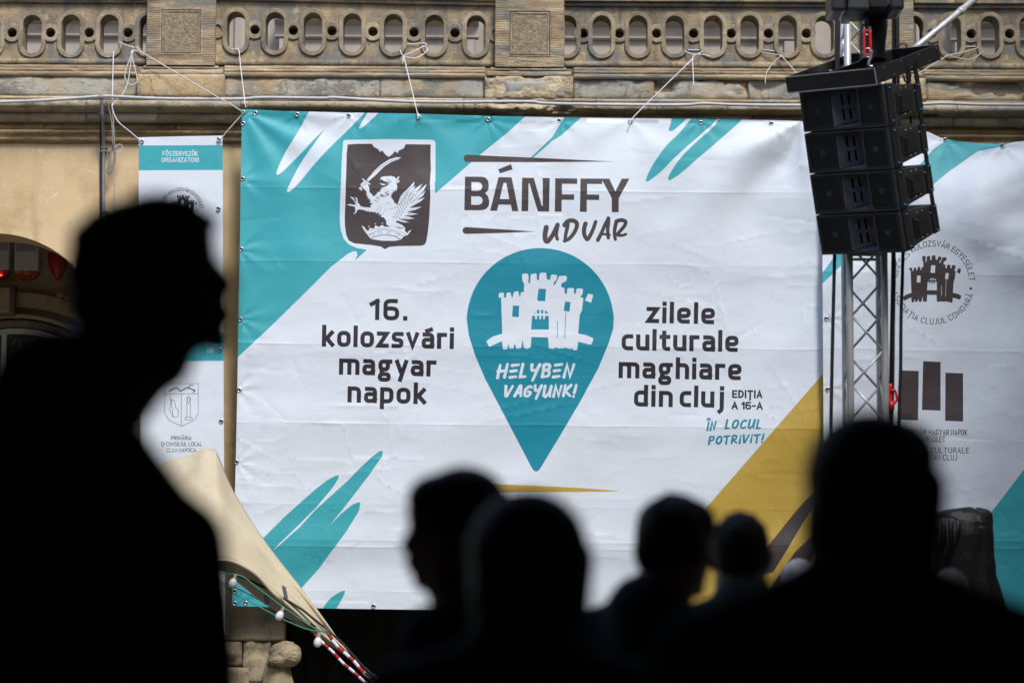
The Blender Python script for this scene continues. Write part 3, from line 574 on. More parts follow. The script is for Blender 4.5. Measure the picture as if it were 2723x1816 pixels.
def straight_creases(x, y, seed, n, box, amp=.0032):
    r = random.Random(seed); d = np.zeros_like(x, dtype=float)
    for k in range(n):
        cx_ = r.uniform(box[0], box[1]); cy_ = r.uniform(box[2], box[3]); a = R(r.gauss(1, 11) if r.random() < .7 else r.choice((-1, 1)) * r.uniform(25, 75)); L_ = r.uniform(25, 120); w_ = r.uniform(4.5, 8); s_ = r.choice((-1, 1, 1)) * amp * r.uniform(.4, 1)
        m = (np.abs(x - cx_) < 3 * L_) & (np.abs(y - cy_) < 3 * L_)
        if not m.any(): continue
        t = (x[m] - cx_) * math.cos(a) + (y[m] - cy_) * math.sin(a); q = -(x[m] - cx_) * math.sin(a) + (y[m] - cy_) * math.cos(a)
        d[m] += s_ * np.exp(-(t / L_) ** 2) * np.exp(-np.abs(q) / w_)
    return d
def eyelet_pull(x, y, pts, amp=.004, fall=75):
    d = np.zeros_like(x, dtype=float)
    for i, (cx_, cy_) in enumerate(pts):
        m = (np.abs(x - cx_) < 320) & (np.abs(y - cy_) < 320); dx = x[m] - cx_; dy = y[m] - cy_; r_ = np.hypot(dx, dy); th = np.arctan2(dy, dx)
        d[m] += amp * np.exp(-r_ / fall) * np.minimum(r_ / 30, 1) * np.cos(th * (7 + i % 3) + i)
    return d
SL = .013          # fold lines run slightly downhill to the right
CRE = [(497, .004), (692, .003), (912, .0035), (1122, .004), (1338, .002), (1432, .004), (1450, .004), (1568, .002)]
def main_disp(x, y):
    yy = y - (x - 630) * SL * .9
    d = np.zeros_like(x, dtype=float)
    for c, a in CRE:
        d = d + a * np.exp(-np.abs(yy - c - 2 * vnoise(x / 160, x * 0 + c, 5)) / 3.2) * (.55 + .45 * vnoise(x / 120, x * 0 + c, 8))
        d = d + a * 2.6 * np.exp(-((yy - c) / 46) ** 2)
    for (cx_, cy_, amp, fr, fall) in ((648, 295, .013, 11, 420), (2130, 322, .050, 5, 620), (1112, 300, .006, 7, 200), (1676, 318, .007, 7, 230), (620, 1612, .010, 10, 260), (1363, 300, .005, 8, 160)):
        dx = x - cx_; dy = y - cy_; r = np.hypot(dx, dy); th = np.arctan2(dy, dx)
        d = d + amp * np.exp(-r / fall) * np.minimum(r / 130, 1) * np.cos(th * fr + vnoise(r / 200, th * 2, 3))
    u = (x + y * 1.0) / 1.414; v_ = (x - y) / 1.414
    d = d + .032 * vnoise(u / 170, v_ / 900, 21) * np.clip((x - 1300) / 600, 0, 1) + .011 * vnoise(u / 120, v_ / 600, 22)
    d = d + .010 * vnoise(x / 420, y / 420, 31) + .0014 * fbm(x / 90, y / 55, 41, 3)
    wr = np.abs(vnoise(x / 70 + .6 * vnoise(x / 60, y / 60, 52), y / 46, 51)); d = d + .0022 * np.exp(-wr / .16) * np.clip(vnoise(x / 200, y / 200, 53) * 2 + .2 + (y - 950) / 900, 0, 1)
    d = d + straight_creases(x, y, 5, 120, (640, 2190, 420, 1610)) + eyelet_pull(x, y, [(790,305),(927,308),(1298,318),(1487,321),(1863,326),(2051,329),(641,476),(637,663),(635,849),(632,1037),(629,1228)])
    edge = 18; top = 292 + (x - 645) * .0195; hem = ((y < top + 20) | (x < 646 - (y - 292) * .021 + 15) | (y > 1600)).astype(float)
    return d + hem * .0015
MAIN_B = [(645,291),(760,296),(930,300),(1112,303),(1300,309),(1396,311),(1490,313),(1676,315),(1863,317),(2051,320),(2140,323),(2188,326),(2186,520),(2188,700),(2191,990),(2195,1300),(2199,1640),(1700,1632),(1400,1626),(1080,1620),(870,1617),(740,1614),(617,1611),(622,1400),(627,1230),(631,1040),(634,850),(638,660),(640,476),(643,329)]
YB = 20.70
banner = cloth('event_banner', MAIN_B, S, VM, YB, main_disp, 7, [c for c, a in CRE])
tag(banner, 'huge white, teal and yellow event banner with location pin and crest, hanging mid-wall', 'banner')
grom_me = None
def grommet(px, py, Y, parent, s=1):
    global grom_me
    if grom_me is None:
        b = MB(); rows = []
        for i in range(5):
            a = math.pi * i / 4
            r = .0145 - .0055 * math.cos(a); y = -.005 * math.sin(a) - .0006
            rows.append([(r * math.cos(t), y, r * math.sin(t)) for t in np.linspace(0, 2 * math.pi, 17)[:-1]])
        b.loft(rows, True); b.add([(.0095*math.cos(t), -.0016, .0095*math.sin(t)) for t in np.linspace(0, 2*math.pi, 13)[:-1]], [tuple(range(12))])
        g = b.build('grommet', M['zinc'], None, True); grom_me = g.data
        grom_me.materials.append(M['void']); grom_me.polygons[len(grom_me.polygons)-1].material_index = 1
        bpy.data.objects.remove(g)
    o = link('grommet', grom_me, parent); o.location = at(px, py, Y - .004); return o
for px, py in ((647,299),(679,301),(790,305),(927,308),(1112,312),(1298,318),(1487,321),(1676,324),(1863,326),(2051,329),(646,329),(645,476),(641,663),(639,849),(636,1037),(629,1228),(624,1571),(624,1603),(653,1603),(993,1611)):
    d_ = float(main_disp(np.array([px*1.]), np.array([py*1.]))[0]); grommet(px, py, YB - d_, banner)

# ---- right banner
S2 = []; z7 = Z(2150, 600, 2.241)
poly(S2, TEAL, [(2150,775),(2189,723),(2213,690),(2240,662),(2330,560),(2440,445),(2480,400),(2535,360),(2580,350),(2700,378),(2650,392),(2600,403),(2519,460),(2400,560),(2300,650),(2240,703),(2189,753),(2150,790)])
poly(S2, TEAL, [(2790,1160),(2723,1248),(2631,1368),(2560,1462),(2430,1650),(2900,1700),(2900,1100)])
castle(S2, BROWN, WHITE, lambda x, y: z7(562 + (x - 1200) * .485, 178 + (y - 216) * .543))
arc_text(S2, BROWN, 'KINCSES KOLOZSVÁR EGYESÜLET', 2482, 751, 95, 171, 3, 16, 2.1)
arc_text(S2, BROWN, 'ASOCIAȚIA CLUJUL COMOARĂ', 2482, 751, 112, 194, 342, 16, 2.1, True)
for q in ((515,345),(967,375)): poly(S2, BROWN, [(q[0]+8*math.cos(a), q[1]+8*math.sin(a)) for a in np.linspace(0, 5.6, 8)], z7)
poly(S2, BROWN, [(553,862),(657,866),(652,1160),(543,1156)], z7); poly(S2, BROWN, [(683,807),(787,812),(787,1102),(676,1098)], z7); poly(S2, BROWN, [(816,876),(921,880),(921,1167),(814,1162)], z7)
def t7(t, x0, x1, y): a = z7(x0, y); b = z7(x1, y + 2); text(S2, BROWN, t, a[0], a[1], b[0], b[1], 15.5, 2, UP, 3.4)
t7('KOLOZSVÁRI MAGYAR NAPOK', 518, 947, 1247); t7('EGYESÜLET', 652, 815, 1288); t7('ZILELE CULTURALE', 585, 957, 1354); t7('MAGHIARE DIN CLUJ', 530, 885, 1396)
CR2 = [(722, .003), (925, .003), (1165, .002), (1340, .002), (1428, .004), (1448, .004)]
def right_disp(x, y):
    d = np.zeros_like(x, dtype=float)
    for c, a in CR2:
        d = d + a * np.exp(-np.abs(y - (x - 2190) * .02 - c) / 3.2) * (.6 + .4 * vnoise(x / 120, x * 0 + c, 8)) + a * 1.5 * np.exp(-((y - c) / 40) ** 2)
    dx = x - 2720; dy = y - 300; r = np.hypot(dx, dy); th = np.arctan2(dy, dx)
    d = d + .12 * np.exp(-((y - 560 - .25 * (x - 2450)) / 120.) ** 2) * np.clip((x - 2350) / 250, 0, 1) * (1 + .4 * vnoise(x / 90, y / 90, 61))
    u = x * .35 + y; d = d + .055 * vnoise(u / 120, (x - y * .3) / 420, 62) * np.exp(-(np.clip(y - 380, 0, 9e9)) / 330)
    d = d + .020 * vnoise((x + y * .45) / 150, y / 900, 63) + .010 * vnoise(x / 300, y / 300, 64) + .002 * fbm(x / 80, y / 60, 65, 3)
    wr = np.abs(vnoise(x / 60 + .6 * vnoise(x / 60, y / 60, 52), y / 40, 51)); d = d + .0022 * np.exp(-wr / .16) * np.clip(vnoise(x / 200, y / 200, 73) * 2 + .2, 0, 1)
    d = d + straight_creases(x, y, 8, 60, (2200, 2800, 450, 1610)) + eyelet_pull(x, y, [(2514,372),(2664,388),(2198,847),(2201,1035)])
    return d + ((x < 2212) | (y < 400)) * .0012
RB = [(2190,330),(2300,334),(2400,338),(2470,352),(2500,366),(2542,376),(2600,381),(2665,382),(2700,378),(2760,372),(3100,350),(3100,1660),(2700,1655),(2400,1650),(2193,1645),(2191,1300),(2189,990),(2187,700),(2187,520)]
rbanner = cloth('sponsor_banner', RB, S2, VM, 20.62, right_disp, 8, [c for c, a in CR2])
tag(rbanner, 'creased white banner with brown castle emblem, three bars and teal corner behind the truss tower', 'banner')
for px, py in ((2198,847),(2201,1035),(2514,372),(2664,388),(2199,1250)): grommet(px, py, 20.62 - float(right_disp(np.array([px*1.]), np.array([py*1.]))[0]), rbanner)

# ---- narrow banner on the left
S3 = []; z5 = Z(0, 350, 2.09)
poly(S3, TEAL, [(340,387.5),(620,386.5),(620,452.5),(340,453.5)]); poly(S3, TEAL, [(340,886),(620,884),(620,959),(340,961)])
def t5(t, x0, x1, y, c=WHITE, H=12.5, w_=1.8): a = z5(x0, y); b = z5(x1, y); text(S3, c, t, a[0], a[1], b[0], b[1], H, w_, UP, 3.4)
t5('FŐSZERVEZŐK', 903, 1101, 136); t5('ORGANIZATORI', 898, 1105, 171); t5('ATJA', 1145, 1212, 1189); t5('DE', 1152, 1189, 1228)
arc_text(S3, INK, 'KINCSES KOLOZSVÁR EGYESÜLET', 482, 559, 50, 172, 4, 9.5, 1.4); arc_text(S3, INK, 'ASOCIAȚIA CLUJUL COMOARĂ', 482, 559, 60, 194, 342, 9.5, 1.4, True)
castle(S3, INK, WHITE, lambda x, y: (444 + (x - 1200) * .112, 519 + (y - 216) * .13))
def ln(pts, cl=False, w_=1.2): S3.append((INK, stroke(pts, w_, 'butt', cl), 'eo' if cl else 'nz'))
ln([(438,1020),(527,1020),(527,1100),(515,1118),(483,1133),(450,1118),(438,1100)], True); ln([(438,1047),(527,1047)]); ln([(482,1047),(482,1132)])
ln([(452,1052),(455,1070),(450,1090),(462,1110)]); ln([(455,1062),(464,1066),(468,1085),(474,1090),(474,1108),(460,1108),(458,1088)], True); ln([(497,1055),(497,1110)]); ln([(506,1055),(506,1110)]); ln([(492,1110),(511,1110),(511,1116),(492,1116)], True); ln([(501,1052),(498,1060),(501,1075),(505,1060)], True)
ln([(448,1040),(470,1030),(480,1040),(498,1030),(518,1038),(514,1044)], False, 3); ln([(502,1030),(506,1024),(514,1026)], False, 2)
for t, x0, x1, y in (('PRIMĂRIA', 455, 509, 1170), ('ȘI CONSILIUL LOCAL', 428, 537, 1186), ('CLUJ-NAPOCA', 443, 521, 1202)): text(S3, INK, t, x0, y, x1, y, 11, 1.5, UP, 3.2)
def left_disp(x, y):
    d = .006 * vnoise(x / 90, y / 300, 81) + .0015 * fbm(x / 50, y / 40, 82, 3) + .004 * np.cos((x - 480) / 40) * np.exp(-(y - 362) / 120)
    return d + ((x < 387) | (x > 574)) * .001 + .012 * np.exp(-((y - 1250) / 300) ** 2)
LB = [(369,366),(480,363),(592,361),(593,700),(595,1100),(599,1684),(378,1684),(372,1000),(369,600)]
lbanner = cloth('narrow_banner', LB, S3, VM, 20.74, left_disp, 8, ())
tag(lbanner, 'tall narrow white banner with teal heading bands, hung left of the huge banner', 'banner')
for px, py in ((377,376),(582,371),(581,555),(584,930),(588,1120),(590,1675)): grommet(px, py, 20.73, lbanner)
# ------------------------------------------------------------------ setting and architecture
def prism_holes(outer, holes, y0, y1, mb=None, clipfn=None):
    mb = mb or MB(); V = []; E = []
    for lp in [outer] + holes:
        n = len(V); V += [Vector(p) for p in lp]; E += [(n + i, n + (i + 1) % len(lp)) for i in range(len(lp))]
    ov, oe, of, *_ = delaunay_2d_cdt(V, E, [], 0, 1e-5)
    P = np.array([(v.x, v.y) for v in ov]); T = np.array([f for f in of]); C = P[T].mean(1)
    k = inside(C[:,0], C[:,1], [outer], 'nz')
    for h in holes: k &= ~inside(C[:,0], C[:,1], [h], 'nz')
    T = T[k]
    mb.add([(p[0], y0, p[1]) for p in P], T.tolist()); mb.add([(p[0], y1, p[1]) for p in P], T[:, ::-1].tolist())
    ed = {}
    for t in T.tolist():
        for a, b in ((t[0],t[1]),(t[1],t[2]),(t[2],t[0])):
            if (b, a) in ed: del ed[(b, a)]
            else: ed[(a, b)] = 1
    for (a, b) in ed:
        mb.add([(P[a][0],y0,P[a][1]),(P[b][0],y0,P[b][1]),(P[b][0],y1,P[b][1]),(P[a][0],y1,P[a][1])], [(0,3,2,1)])
    return mb
def stadium(cx, cz, hw, hh, n=14):
    r = hw; return [(cx + r*math.cos(t), cz + hh - r + r*math.sin(t)) for t in np.linspace(0, math.pi, n)] + [(cx + r*math.cos(t), cz - hh + r + r*math.sin(t)) for t in np.linspace(math.pi, 2*math.pi, n)]
def circ(cx, cz, r, n=24): return [(cx + r*math.cos(t), cz + r*math.sin(t)) for t in np.linspace(0, 2*math.pi, n + 1)[:-1]]
def relief_block(x0, x1, z0, z1, Y, depth, amp=.003, chip=.01, res=.028, seed=0, chips=0.0, prof=None):
    """stone block with an uneven front; prof(t) gives how far the front stands out (t: 0 bottom .. 1 top)"""
    nx = max(2, int((x1 - x0) / res)); nz = max(2, int((z1 - z0) / res)); g = np.linspace(0, 1, nx + 1); h = np.linspace(0, 1, nz + 1)
    U, Vv = np.meshgrid(g, h); X_ = x0 + U * (x1 - x0); Z_ = z0 + Vv * (z1 - z0); U = U.ravel(); Vv = Vv.ravel(); X_ = X_.ravel(); Z_ = Z_.ravel()
    edge = np.minimum(np.minimum(U * (x1 - x0), (1 - U) * (x1 - x0)), np.minimum(Vv, 1 - Vv) * (z1 - z0))
    D = amp * fbm(X_ / .12, Z_ / .09, seed, 4)
    D = D - chip * np.exp(-edge / .012) * (.5 + .5 * vnoise(X_ / .06, Z_ / .06, seed + 5))
    if chips:
        nz_ = fbm(X_ / .22, Z_ / .13, seed + 9, 4); D = D - np.clip(nz_ - .1, 0, 1) * chips - (nz_ > .12) * chips * .35
    if prof is not None: D = D + np.array([prof(t) for t in Vv])
    mb = MB(); vs = [(X_[i], Y - D[i], Z_[i]) for i in range(len(X_))]; fs = []
    for j in range(nz):
        for i in range(nx): a = j*(nx+1)+i; fs.append((a, a+1, a+nx+2, a+nx+1))
    n0 = len(vs); bdry = [i for i in range(nx)] + [j*(nx+1)+nx for j in range(nz)] + [nz*(nx+1)+i for i in range(nx, 0, -1)] + [j*(nx+1) for j in range(nz, 0, -1)]
    for i in bdry: vs.append((X_[i], Y + depth, Z_[i]))
    m = len(bdry)
    for k in range(m): fs.append((bdry[k], n0 + k, n0 + (k+1) % m, bdry[(k+1) % m]))
    fs.append(tuple(n0 + k for k in range(m)))
    return mb.add(vs, fs)

# ground: cobbled courtyard as one sheet
g = MB(); g.add([(-150,-150,0),(150,-150,0),(150,150,0),(-150,150,0)], [(0,1,2,3)])
gm = noise_mat('grey_cobble_paving', [(.11,.105,.095), (.17,.16,.145)], 2, .8, .4, 14, dist=.02, cracks=7)
tag(g.build('courtyard_ground', gm), kind='structure')

# unseen gateway block added to shade the crowd: passage open toward the courtyard
passm = noise_mat('dark_passage_plaster', [(.10,.085,.07), (.15,.13,.105)], 2, .9, .3, 30)  # dark plaster keeps the added passage dim
facm = noise_mat('grey_ochre_courtyard_render', [(.20,.17,.12), (.27,.23,.16)], 1.2, .9, .3, 30)
gate = empty('added_gateway', (0, 6, 0)); tag(gate, 'unseen gateway added so its dark passage shades the crowd', 'building')
def wbox(name, m, par, x0, x1, y0, y1, z0, z1):
    o = MB().box(x0, x1, y0, y1, z0, z1).build(name, m); o.parent = par; o.matrix_parent_inverse = Matrix.Translation(-par.location); return o
wbox('passage_wall', passm, gate, -2.9, -2.5, -4, 5.6, 0, 3.75); wbox('passage_wall', passm, gate, 2.5, 2.9, -4, 5.6, 0, 3.75)
wbox('passage_ceiling', passm, gate, -2.9, 2.9, -4, 5.6, 3.752, 4.1); wbox('passage_gate', passm, gate, -2.5, 2.5, -4.3, -4.0, .002, 3.75)
fo = prism_holes([(-16,0),(-2.5,0),(-2.5,3.75),(2.5,3.75),(2.5,0),(16,0),(16,9.5),(-16,9.5)], [], 5.602, 6.0).build('facade', facm); fo.parent = gate; fo.matrix_parent_inverse = Matrix.Translation(-gate.location)
for s in (-1, 1):  # unseen wings added to block sky, the right one to darken that side
    wg = empty('added_side_wing', (s * (11 if s < 0 else 6.9), 14.5, 0)); tag(wg, 'unseen courtyard side wing added to block sky light on the %s' % ('left' if s < 0 else 'right'), 'building')
    wbox('wall', facm, wg, *( (-11.6, -11) if s < 0 else (6.9, 7.5)), 6.002, 21.04, 0, 7.2 if s < 0 else 14)

# ---- palace
pal = empty('palace_building', (0, 21.05, 0)); tag(pal, 'ochre palace facade with arched porch and stone cornice behind the banners', 'building')
def ppart(mb, name, m, par=None, **k):
    o = mb.build(name, m, **k); p = par or pal; o.parent = p; o.matrix_parent_inverse = p.matrix_world.inverted() if False else Matrix.Translation(-p.location)
    return o
YW = 21.05
def wx(px): return AX(px, YW, 900)
def wz(py): return AZ(py, YW)
def arch_hole(px0, px1, pyc):
    a, b = wx(px0), wx(px1); r = (b - a) / 2; c = (a + b) / 2; zc = wz(pyc)
    return [(b, 0.0)] + [(c + r*math.cos(t), zc + r*math.sin(t)) for t in np.linspace(0, math.pi, 40)] + [(a, 0.0)]
xl, xr = wx(-900), wx(3500); ztop = wz(381)
outline = [(xl, 0)] ; hs = [arch_hole(-320, 280, 925), arch_hole(757, 1330, 1300), arch_hole(1640, 2080, 1250), arch_hole(2520, 3000, 1250)]
for h in hs: outline += [h[-1]] + h[1:-1][::-1] + [h[0]]
outline += [(xr, 0), (xr, ztop), (xl, ztop)]
wall = ppart(prism_holes(outline, [], YW, YW + .55), 'wall', M['stucco'])
# porch interior
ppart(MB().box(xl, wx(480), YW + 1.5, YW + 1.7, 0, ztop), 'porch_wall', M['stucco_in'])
ppart(MB().box(wx(480), xr, YW + .9, YW + 1.0, 0, ztop), 'backing_wall', M['void'])  # black wall stands in for the dark depth behind the arches
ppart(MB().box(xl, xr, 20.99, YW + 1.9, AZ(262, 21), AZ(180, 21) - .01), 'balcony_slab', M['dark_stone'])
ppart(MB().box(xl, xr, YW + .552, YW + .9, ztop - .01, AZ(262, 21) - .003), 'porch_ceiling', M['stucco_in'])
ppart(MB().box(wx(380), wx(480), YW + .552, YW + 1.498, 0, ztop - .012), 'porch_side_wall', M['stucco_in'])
# window in the porch
YI = YW + 1.46
def ip(px, py, dy=0): p = at(px, py, YI - dy); return p
def ring_arc(cpx, cpy, r0, r1, a0, a1, dep, n=24):
    b = MB(); rows = []; s = F / YI
    for t in np.linspace(R(a0), R(a1), n):
        c = at(cpx, cpy, YI); ca, sa = math.cos(t), math.sin(t)
        rows.append([(c.x + r0/s*ca, YI, c.z + r0/s*sa), (c.x + r0/s*ca, YI - dep, c.z + r0/s*sa), (c.x + r1/s*ca, YI - dep, c.z + r1/s*sa), (c.x + r1/s*ca, YI, c.z + r1/s*sa)])
    return b.loft(rows, True)
ppart(ring_arc(38, 1187, 318, 336, 20, 160, .07), 'window_arch_moulding', M['dark_stone'], bevel=.006)
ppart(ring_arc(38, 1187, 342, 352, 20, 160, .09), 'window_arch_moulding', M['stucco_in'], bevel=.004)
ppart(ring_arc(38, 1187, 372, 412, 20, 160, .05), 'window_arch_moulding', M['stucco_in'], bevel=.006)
for k in range(15):
    t0 = 28 + k * 3.2
    ppart(ring_arc(38, 1187, 413, 424, t0, t0 + 2.2, .085, 3), 'dentil', M['stucco_in'])
win = ppart(ring_arc(38, 1187, 300, 315, 0, 180, .04), 'window_frame', M['frame'], bevel=.004)
c = at(38, 1187, YI)
def subp(mb, name, m, par, **k):
    o = mb.build(name, m, **k); o.parent = par; o.matrix_parent_inverse = par.matrix_world.inverted(); return o
rg_ = 300 / (F / YI); gp = [(c.x + rg_*math.cos(t), YI - .01, c.z + rg_*math.sin(t)) for t in np.linspace(0, math.pi, 30)] + [(c.x - rg_, YI - .01, 0.9), (c.x + rg_, YI - .01, .9)]
bpy.context.view_layer.update()
subp(MB().add(gp, [tuple(range(len(gp)))]), 'pane', M['glass'], win)
xm = at(13, 950, YI).x
subp(MB().box(xm - .022, xm + .022, YI - .06, YI - .012, .9, c.z + rg_ * .995), 'mullion', M['frame'], win, bevel=.004)
wires = MB(); s_ = F / YI
for i in range(-14, 16):
    for sg in (-1, 1):
        seg = []
        for k in range(41):
            v = -300 + k * 15; ux_ = 38 + i * 20.5 + sg * v * .42; p = (ux_ - 38, v)
            if p[0] > -10 and math.hypot(max(p[0], 0), max(v, 0)) < 298 and p[0] < 290: seg.append(Vector((c.x + p[0] / s_, YI - .03, c.z + v / s_)))
            elif len(seg) > 1: wires.tube(seg, .0035, 5); seg = []
            else: seg = []
        if len(seg) > 1: wires.tube(seg, .0035, 5)
subp(wires, 'lattice', M['wire'], win)
# keystone panel over the window
k0, k1 = at(-12, 762, YI), at(46, 845, YI)
ppart(MB().box(k0.x, k1.x, YI - .16, YI, k1.z, k0.z), 'keystone', M['dark_stone'], bevel=.008)
ppart(MB().box(k0.x + .02, k1.x - .04, YI - .175, YI - .161, k1.z + .03, k0.z - .03), 'keystone_panel', M['stucco_in'], bevel=.006)
def alarm_box(px0, px1, y0, y1, y2, label):
    a, b = at(px0, y0, YI - .1), at(px1, y2, YI - .1); am = at(px0, y1, YI - .1).z
    e = empty('alarm_siren', ((a.x + b.x) / 2, YI - .05, b.z)); tag(e, label, 'alarm', 'alarm sirens on the porch wall')
    Tm = Matrix.Translation(-e.location)
    def pt(mb, n, m, **k): o = mb.build(n, m, **k); o.parent = e; o.matrix_parent_inverse = Tm; return o
    pt(MB().box(a.x, b.x, YI - .11, YI - .002, am, a.z), 'housing', M['boxw'], bevel=.008)
    for k in range(7): z_ = a.z - .012 - k * .011; pt(MB().box(a.x + .015, b.x - .015, YI - .1135, YI - .1105, z_ - .003, z_), 'louvre', M['conduitd'])
    rows = []
    for t in np.linspace(0, 1, 6):
        q = math.sqrt(max(0, 1 - t * t * .8)); rows.append([(a.x + (b.x-a.x)*(.5 - .5*q), YI - .002, am - (am-b.z)*t), (a.x + (b.x-a.x)*(.5-.46*q), YI - .11*q, am - (am-b.z)*t), (b.x - (b.x-a.x)*(.5-.46*q), YI - .11*q, am - (am-b.z)*t), (b.x - (b.x-a.x)*(.5-.5*q), YI - .002, am - (am-b.z)*t)])
    pt(MB().loft(rows, True), 'lamp_lens', M['amber'], smooth=True)
    return e
alarm_box(40, 101, 646, 720, 742, 'white alarm siren with amber base, right one of the pair inside the arch')
a2 = alarm_box(-38, 23, 643, 718, 740, 'white alarm siren with a glowing red light, at the left picture edge inside the arch')
lm, t_, b_ = newmat('red_led'); b_.inputs['Emission Color'].default_value = (1, .03, .02, 1); b_.inputs['Emission Strength'].default_value = 12
lp = at(3, 732, YI - .12); o = MB().ell((lp.x, lp.y - .002, lp.z), (.006, .004, .006), 8, 6).build('indicator_light', lm); o.parent = a2; o.matrix_parent_inverse = Matrix.Translation(-a2.location)
p0, p1 = at(124, 672, YI - .05), at(180, 746, YI - .05)
sir = MB(); rows = []
for t in np.linspace(0, 1, 10):
    z_ = p0.z + (p1.z - p0.z) * t; hw = (p1.x - p0.x) / 2 * (1 - t ** 2.2 * .9); cx_ = (p0.x + p1.x) / 2
    rows.append([(cx_ + hw * math.cos(a), YI - .002 - .1 * (1 - t**2*.7) * math.sin(a), z_) for a in np.linspace(0, math.pi, 12)])
sir.loft(rows); o = sir.build('red_siren', M['redl'], smooth=True, solid=.004); tag(o, 'red tapered siren lamp under the arch beside the white alarms', 'alarm')

# ---- cornice under the balcony (profile blocks), front at YC
def pz(py, Y): return AZ(py, Y)
def pxs(px, Y): return AX(px, Y, 260)
def course(name, edges, y_top, y_bot, Y, depth, mats, prof=None, gap=.004, **kw):
    obs = []
    for i in range(len(edges) - 1):
        e0, e1 = edges[i], edges[i + 1]; m = mats[i % len(mats)]; k = dict(kw); rough = m in (M['broken'],)
        if rough: k.update(amp=.012, chips=.06, chip=.02)
        mb = relief_block(pxs(e0, Y) + gap / 2, pxs(e1, Y) - gap / 2, pz(y_bot, Y), pz(y_top, Y), Y, depth, seed=i * 7 + int(y_top), prof=(None if prof is None else prof), **k)
        obs.append(ppart(mb, name, m, smooth=True))
    return obs
# frieze and bed mould
course('frieze_block', [-300, 120, 470, 1100, 1700, 2330, 3000], 328, 352, 20.99, .3, [M['frieze']], amp=.003)
course('bed_moulding', [-300, 300, 900, 1500, 2100, 3000], 352, 381, 20.965, .3, [M['frieze']], prof=lambda t: -.05 * (1 - t) + .012 * math.sin(t * math.pi * 3), amp=.002, res=.012)
course('fascia_block', [-300, 231, 421, 830, 1400, 2000, 2535, 3000], 303, 328, 20.91, .35, [M['cornice'], M['torus'], M['cornice']], amp=.003)
course('cornice_fillet', [-300, 500, 1100, 1700, 2300, 3000], 296, 303, 20.88, .35, [M['torus']], amp=.002, res=.02)
tor = lambda t: .055 * math.sqrt(max(0, 1 - (2 * t - 1) ** 2)) - .03
course('roll_moulding', [-300, 228, 640, 662, 1233, 1262, 1585, 1745, 1932, 2190, 2545, 3000], 270, 297, 20.83, .35, [M['torus'], M['torus'], M['broken'], M['torus'], M['torus'], M['broken'], M['torus'], M['torus'], M['torus'], M['torus'], M['torus']], prof=tor, amp=.004, res=.012)
course('top_fillet', [-300, 360, 900, 1233, 1585, 2190, 2540, 3000], 262, 270, 20.87, .3, [M['broken'] if 0 else M['cornice'], M['torus']], amp=.004, res=.015)

# ---- balustrade: a thing of its own
bal = empty('stone_balustrade', (0, 21.0, AZ(262, 21))); tag(bal, 'weathered carved stone balustrade with oval openings along the top of the facade', 'balustrade')
YP = 21.0
def bpart(mb, name, m, **k): return ppart(mb, name, m, bal, **k)
def bx(px, Y=YP): return AX(px, Y, 120)
def bz(py, Y=YP): return AZ(py, Y)
# plinth blocks (between pedestal bases) and pedestal bases
def blk(px0, px1, y0, y1, Y, depth, name, m, g=.004, **k):
    return bpart(relief_block(bx(px0, Y) + g/2, bx(px1, Y) - g/2, bz(y1, Y), bz(y0, Y), Y, depth, **k), name, m, smooth=True)
for i, (a, b, m, kw) in enumerate([(-300,-60,'plinth',{}),(-60,366,'plinth',{}),(598,1011,'plinth',{}),(1011,1289,'plinth',{}),(1525,1740,'plinth',dict(chips=.02)),(1740,1990,'plinth',dict(chips=.05)),(1990,2202,'plinth',dict(chips=.03)),(2462,2723,'rail',dict(chips=.05)),(2723,3000,'plinth',{})]):
    blk(a, b, 208, 262, 20.95, .5, 'plinth_block', M[m], seed=i*11+3, amp=.006, chip=.014, **kw)
for i, (a, b, m, kw) in enumerate([(366,598,'pbase',{}),(1289,1525,'broken',dict(chips=.035)),(2202,2462,'pbase',dict(chips=.02))]):
    blk(a, b, 202, 262, 20.86, .5, 'pedestal_base', M[m], seed=i*13+5, amp=.007, chip=.016, **kw)
    blk(a + 6, b - 6, 187, 202, 20.875, .45, 'base_moulding', M['rail'], seed=i, amp=.006, prof=lambda t: -.035 * t * t, res=.012)
    blk(a + 15, b - 18, 178, 187, 20.90, .45, 'base_moulding', M['rail'], seed=i+3, amp=.002, prof=lambda t: -.02 * t, res=.012)
blk(1345, 1502, 216, 258, 20.857, .05, 'plaster_patch', noise_mat('grey_cement_patch', [(.27,.265,.25), (.34,.335,.315)], 4, .9, .4, 40, cracks=2), seed=77, amp=.005, chips=.02)
spans = [(-560, 390), (572, 1317), (1500, 2244), (2430, 3150)]
for i, (a, b) in enumerate(spans):
    for (y0, y1, Y, pf) in ((196, 208, 20.925, lambda t: .010 * math.sin(math.pi * t)), (187, 196, 20.945, lambda t: .008 * math.sin(math.pi * t)), (178, 187, 20.958, lambda t: -.012 * t)):
        blk(a + (25 if a > 0 else 0) , b - 26, y0, y1, Y, .3, 'rail_moulding', M['rail'], seed=i*3+y0, amp=.007, chip=.006, prof=pf, res=.014)
